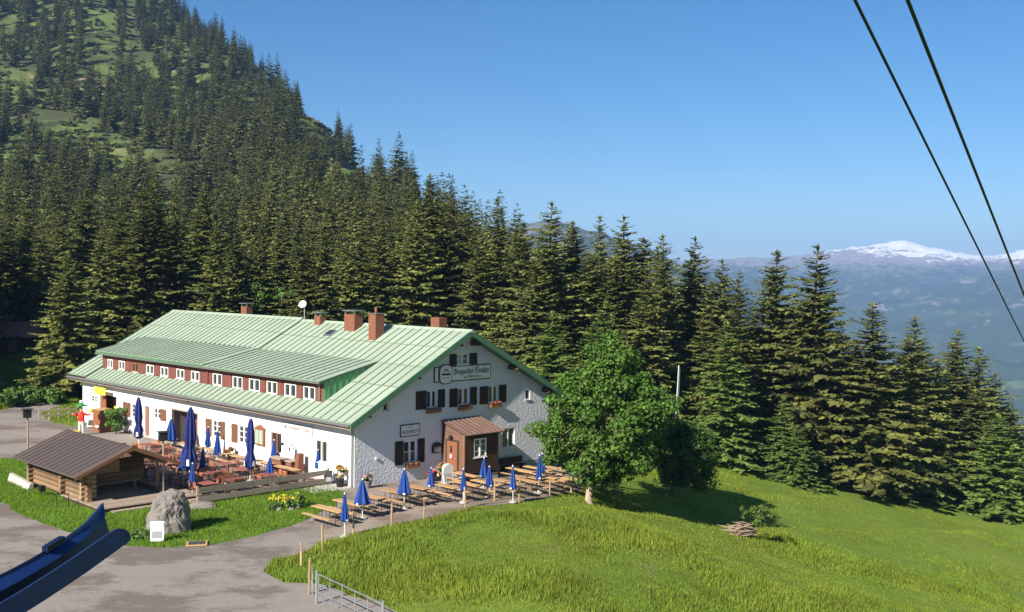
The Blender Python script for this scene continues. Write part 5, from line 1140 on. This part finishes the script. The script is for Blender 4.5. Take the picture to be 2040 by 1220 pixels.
PST = [(616,1186,1111,'bright yellow topped wooden post beside the field gate'),(600,1128,1080,'thin wooden post at the tip of the meadow'),(642,1104,1045,'wooden post where the first beer table stands')]
for i, (px, py, pt) in enumerate([(704,1066,1018),(780,1052,1002),(845,1036,995),(926,1014,970),(985,1000,960),(1034,1002,955),(1095,992,958),(1138,985,943),(1195,968,930)]): PST.append((px, py, pt, f'wooden meadow post, {ORD[i]} along the gravel terrace from the road'))
for i, (px, py, pt, lab) in enumerate(PST):
    x, y, z = G(px, py); h = max(.9, (py-pt)*y/F_PX); r_ = .05+.012*random.random()
    o = MB().tube([(0, 0, -.2), (.0, 0, h*.5), (random.uniform(-.04, .04), 0, h)], [r_, r_*.95, r_*.9], 8).build('wooden_post', 'yellow_paint' if False else 'post_wood', None, loc=(x, y, z)); tag(o, lab, 'post', 'posts along the meadow edge')
# fence of the far left field
for k in range(10):
    t = k/9; px, py = -30+175*t, 812-18*t; x, y, z = G(px, py); z = H1(x, y)
    tag(MB().tube([(0, 0, -.1), (0, 0, 1.25)], .06, 6).build('fence_post', 'post_wood', None, loc=(x, y, z)), 'grey fence post at the edge of the field on the far left', 'post', 'fence posts of the far left field')
x0, y0, _ = G(78, 838); x1, y1, _ = G(155, 833); fn = thing('rail_fence', 'low wooden rail fence beside the painted figure', 'fence', (x0, y0, H1(x0, y0)))
for k in range(5): MB().box((x1-x0)*k/4-.05, (x1-x0)*k/4+.05, (y1-y0)*k/4-.05, (y1-y0)*k/4+.05, -.1, 1.0).build('post', 'wood_grey', fn)
for zz in (.45, .85): MB().bar((0, -.08, zz), (x1-x0, y1-y0-.08, zz), .05, .12).build('rail', 'wood_grey', fn)
# ------------------------------------------------------------------ hut, banner, uprooted tree
x, y, _ = atY(36, 640, 131); z = H1(x, y); zt = z+3.4
ht = thing('forest_hut', 'small hut with red roof in the shade of the wood at the far left', 'hut', (x, y, z), .5); k = max(2.6, zt-z)
MB().box(-3, 2.2, -2, 2, -1, k*.55).build('wall', 'wood_dark', ht); MB().hexa([(-3.5, -2.7, k*.5), (2.8, -2.7, k*.5), (2.8, 0, k), (-3.5, 0, k)], [(-3.5, -2.7, k*.5+.12), (2.8, -2.7, k*.5+.12), (2.8, 0, k+.12), (-3.5, 0, k+.12)]).hexa([(-3.5, 2.7, k*.5), (2.8, 2.7, k*.5), (2.8, .01, k), (-3.5, .01, k)], [(-3.5, 2.7, k*.5+.12), (2.8, 2.7, k*.5+.12), (2.8, .01, k+.12), (-3.5, .01, k+.12)]).build('roof', 'red_roof', ht)
MB().box(-1.2, -.2, -2.06, -2.001, 0, k*.4).build('door', 'wood_brown', ht)
xb, yb2, zb_ = atY(1339, 868, 82); zg = H1(xb, yb2); _, _, zt = atY(1351, 728, 82)
bn = thing('banner', 'tall narrow white and blue banner on a leaning pole behind the maples', 'flag', (xb, yb2, zg))
hb = zt-zg; tp = Vector((.45, .1, hb)); MB().tube([(0, 0, -.2), tp*.6, tp], .035, 7).build('pole', 'pole_white', bn)
for i, (t0, t1, m) in enumerate([(.45, .62, 'blue_canvas'), (.622, .99, 'white_paint')]):
    q0, q1 = tp*t0, tp*t1; MB().hexa([q0+Vector((.04, -.02, 0)), q0+Vector((.22, .28, .05)), q1+Vector((.15, .2, -.1)), q1+Vector((.02, -.02, 0))], [q0+Vector((.04, .01, 0)), q0+Vector((.22, .31, .05)), q1+Vector((.15, .23, -.1)), q1+Vector((.02, .01, 0))]).build('cloth', m, bn)
x, y, z = G(1485, 1072); ur = thing('uprooted_tree', 'uprooted dead tree with bare roots on the meadow', 'dead tree', (x, y, z)); rd = random.Random(5); mb = MB()
for k in range(60):
    an = rd.uniform(2.4, 4.0); L_ = rd.uniform(.7, 2.1); d = Vector((math.cos(an)*L_, rd.uniform(-.5, .5), rd.uniform(-.05, .35)*L_)); s_ = Vector((rd.uniform(-.1, .7), rd.uniform(-.3, .3), rd.uniform(.1, .8)))
    mb.tube([s_, s_+d*.5+Vector((0, 0, rd.uniform(-.15, .1))), s_+d+Vector((0, 0, -.3*rd.random()-.1))], [.05, .03, .01], 5)
mb.tube([(-.2, 0, .15), (.5, .1, .7), (.8, .1, 1.3), (.9, .1, 1.8)], [.16, .12, .07, .02], 7); mb.build('roots', 'deadwood', ur, True)
tips = [(rd.gauss(.75, .42), rd.gauss(0, .35), .9+rd.random()*1.2) for _ in range(34)]; V, Fc, T = leaf_cloud(tips, [.24]*34, 50, .07, 431); link('needles', raw_mesh('needles', V, Fc, T, 'spruce_young'), ur)
# ------------------------------------------------------------------ blue guide rails of the lift beside the viewpoint
def sweep(name, pts, wv, th, m, parent):
    """a flat bar following a path; wv = width vectors, th = thickness"""
    mb = MB(); n = len(pts); o = []
    for i, p in enumerate(pts):
        p = Vector(p); w = Vector(wv[i]); d = (Vector(pts[min(i+1, n-1)])-Vector(pts[max(i-1, 0)])).normalized(); k = d.cross(w).normalized()*th
        o += [p-w-k, p+w-k, p+w+k, p-w+k]
    fs_ = [(0, 3, 2, 1), tuple(4*(n-1)+j for j in range(4))]+[(4*i+j, 4*i+(j+1) % 4, 4*i+4+(j+1) % 4, 4*i+4+j) for i in range(n-1) for j in range(4)]
    return mb.add(o, fs_).build(name, m, parent)
def curve(ctrl, n=24):
    out = []
    C = [Vector(c) for c in ctrl]; C = [C[0]*2-C[1]]+C+[C[-1]*2-C[-2]]; seg = len(C)-3
    for i in range(n+1):
        t = i/n*seg; k = min(int(t), seg-1); u = t-k; p0, p1, p2, p3 = C[k:k+4]
        out.append(.5*((2*p1)+(p2-p0)*u+(2*p0-5*p1+4*p2-p3)*u*u+(3*p1-p0-3*p2+p3)*u**3))
    return out
gr = thing('guide_rail', 'curved dark blue steel guide rails of the lift at the lower left', 'guide rail', atY(-150, 1260, 5.5))
org = Vector(gr.location)
cu_ = [Vector(q)-org for q in curve([atY(-330, 1330, 4.6), atY(-120, 1226, 5.1), atY(20, 1158, 5.5), atY(110, 1106, 5.85), atY(168, 1064, 6.15), atY(196, 1034, 6.4), atY(207, 1020, 6.5)])]
sweep('upper_rail', cu_, [Vector((.02, -.035, -.02))]*len(cu_), .010, 'blue_paint', gr)
sweep('upper_flange', [p+Vector((-.022, .04, .03)) for p in cu_], [Vector((.004, -.004, -.014))]*len(cu_), .008, 'blue_paint', gr)
sweep('rail_web', [p+Vector((.032, -.03, -.075)) for p in cu_[:-1]], [Vector((.018, .0, -.062))]*(len(cu_)-1), .01, 'blue_paint_dark', gr)
cl_ = [Vector(q)-org for q in curve([atY(-330, 1400, 4.4), atY(-100, 1282, 4.9), atY(40, 1202, 5.3), atY(140, 1138, 5.65), atY(205, 1093, 5.9), atY(238, 1070, 6.05), atY(252, 1060, 6.1)])]
nl = len(cl_); ws = [Vector((.026, .028, -.044))*(1 if i < nl-5 else (.98, .94, .84, .66, .36)[i-(nl-5)]) for i in range(nl)]
sweep('lower_rail', cl_, ws, .014, 'blue_paint', gr)
pb_ = cu_[12]; tn = (cu_[13]-cu_[11]).normalized(); MB().bar(pb_-tn*.09+Vector((-.02, .04, .055)), pb_+tn*.07+Vector((-.02, .04, .055)), .035, .03).build('bracket', 'blue_paint_dark', gr)
# ------------------------------------------------------------------ haul ropes of the lift
for k, (px, Y0, r_, lab) in enumerate([(1703, 22., .036, 'left one of two black lift ropes crossing the sky'), (1808, 20., .040, 'right one of two black lift ropes crossing the sky')]):
    p = Vector(atY(px, 0, Y0)); vx, vy, vz = ray(2220, 1042); d = Vector((vx/vy, 1, vz/vy)); L_ = 190
    pts = [p+d*t+Vector((0, 0, .00002*t*(t-60))) for t in np.linspace(-16, L_, 24)]
    tag(MB().tube(pts, r_, 8).build('lift_rope', 'rope', None, True), lab, 'rope')
# ------------------------------------------------------------------ grass
def blades(n_dens, poly_fn, xr, yr, hfun, wid, name, matn, label, dens_fall=None):
    area = (xr[1]-xr[0])*(yr[1]-yr[0]); n = int(area*n_dens); x = RNG.uniform(*xr, n); y = RNG.uniform(*yr, n)
    ok = poly_fn(x, y)
    if dens_fall is not None: ok &= RNG.random(n) < dens_fall(x, y)
    x, y = x[ok], y[ok]; n = len(x); z = hgt(x, y); h = hfun(x, y)*(.55+.8*RNG.random(n)); an = RNG.random(n)*6.283; ln = h*RNG.uniform(.1, .55, n); la = RNG.random(n)*6.283
    w = wid(x, y)*(.6+.8*RNG.random(n)); dx, dy = np.cos(an)*w, np.sin(an)*w
    V = np.empty((n, 3, 3)); V[:, 0] = np.stack([x-dx, y-dy, z-.02], 1); V[:, 1] = np.stack([x+dx, y+dy, z-.02], 1); V[:, 2] = np.stack([x+np.cos(la)*ln, y+np.sin(la)*ln, z+h], 1)
    T = np.clip(.10+.5*RNG.random(n)+.42*(fbm(x*.35+3, y*.35, 3)-.2)+.40*(fbm(x*1.3+13, y*1.3, 3)-.5), 0, 1)
    me = raw_mesh(name, V.reshape(-1, 3), np.arange(3*n).reshape(n, 3), T, matn)
    return tag(link(name, me), label, 'grass', kind='stuff')
YA, IA = np.array(YARD_R), np.array(ISLAND_R)
HB = np.array([LW(-.3, -.3), LW(17.3, -.3), LW(17.3, 39.3), LW(-.3, 39.3)])
def free(x, y):
    P = np.stack([x, y], 1); r = np.hypot(x, y); inf = np.abs(x/y) < .56
    return ~inpoly(P, YA) & ~inpoly(P, HB) & inf & (y > 30)
tall = lambda x, y: .06+.23*sstep(.42, .70, fbm(x*.16+11, y*.16+4, 4))
blades(190, free, (-14, 34), (34, 74), tall, lambda x, y: .010+.0003*y, 'meadow_grass', 'grass_blade', 'long sunlit meadow grass sloping down to the right', lambda x, y: np.clip(1.15-(y-36)/70, .35, 1))
blades(42, free, (0, 52), (74, 108), lambda x, y: .06+.14*sstep(.42, .66, fbm(x*.16+11, y*.16+4, 4)), lambda x, y: .026+0*x, 'meadow_grass', 'grass_blade', 'shorter meadow grass running to the edge of the right hand wood')
cabp = np.array([LW(-13.9, 3.2), LW(-9, 3.2), LW(-9, 13.3), LW(-13.9, 13.3)])
blades(170, lambda x, y: inpoly(np.stack([x, y], 1), IA) & ~inpoly(np.stack([x, y], 1), cabp), (IA[:, 0].min(), IA[:, 0].max()), (IA[:, 1].min(), IA[:, 1].max()), lambda x, y: .07+.13*fbm(x*.5, y*.5, 3), lambda x, y: .022+0*x, 'lawn_grass', 'lawn_blade', 'green lawn strip around the cabin and the boulder')
blades(26, free, (-75, -30), (84, 135), lambda x, y: .12+.25*fbm(x*.2, y*.2, 3), lambda x, y: .035+0*x, 'field_grass', 'grass_blade', 'grass of the field at the far left behind the drive')
# ------------------------------------------------------------------ air
hz_ = bpy.data.materials.new('haze'); hz_.use_nodes = True; N = hz_.node_tree.nodes; N.remove(N['Principled BSDF'])
pv = N.new('ShaderNodeVolumePrincipled'); pv.inputs['Color'].default_value = (.32, .56, 1., 1); pv.inputs['Density'].default_value = 1.15e-4; pv.inputs['Anisotropy'].default_value = .0
hz_.node_tree.links.new(pv.outputs[0], N['Material Output'].inputs['Volume']); MATS['haze'] = hz_
zs = [min(v.co.z for v in o.data.vertices) for o in bpy.data.objects if o.name in ('ground', 'mountain')]; zt_ = [max(v.co.z for v in o.data.vertices) for o in bpy.data.objects if o.name in ('ground', 'mountain')]
tag(MB().box(-9500, 9500, -600, 12900, min(zs)-1, max(zt_)+40).build('haze', 'haze'), 'thin blue air between the viewpoint and the far mountains', kind='stuff')
print('TERRAIN', min(zs), max(zt_), 'trees', len(cand), 'visible', int(vis.sum()))
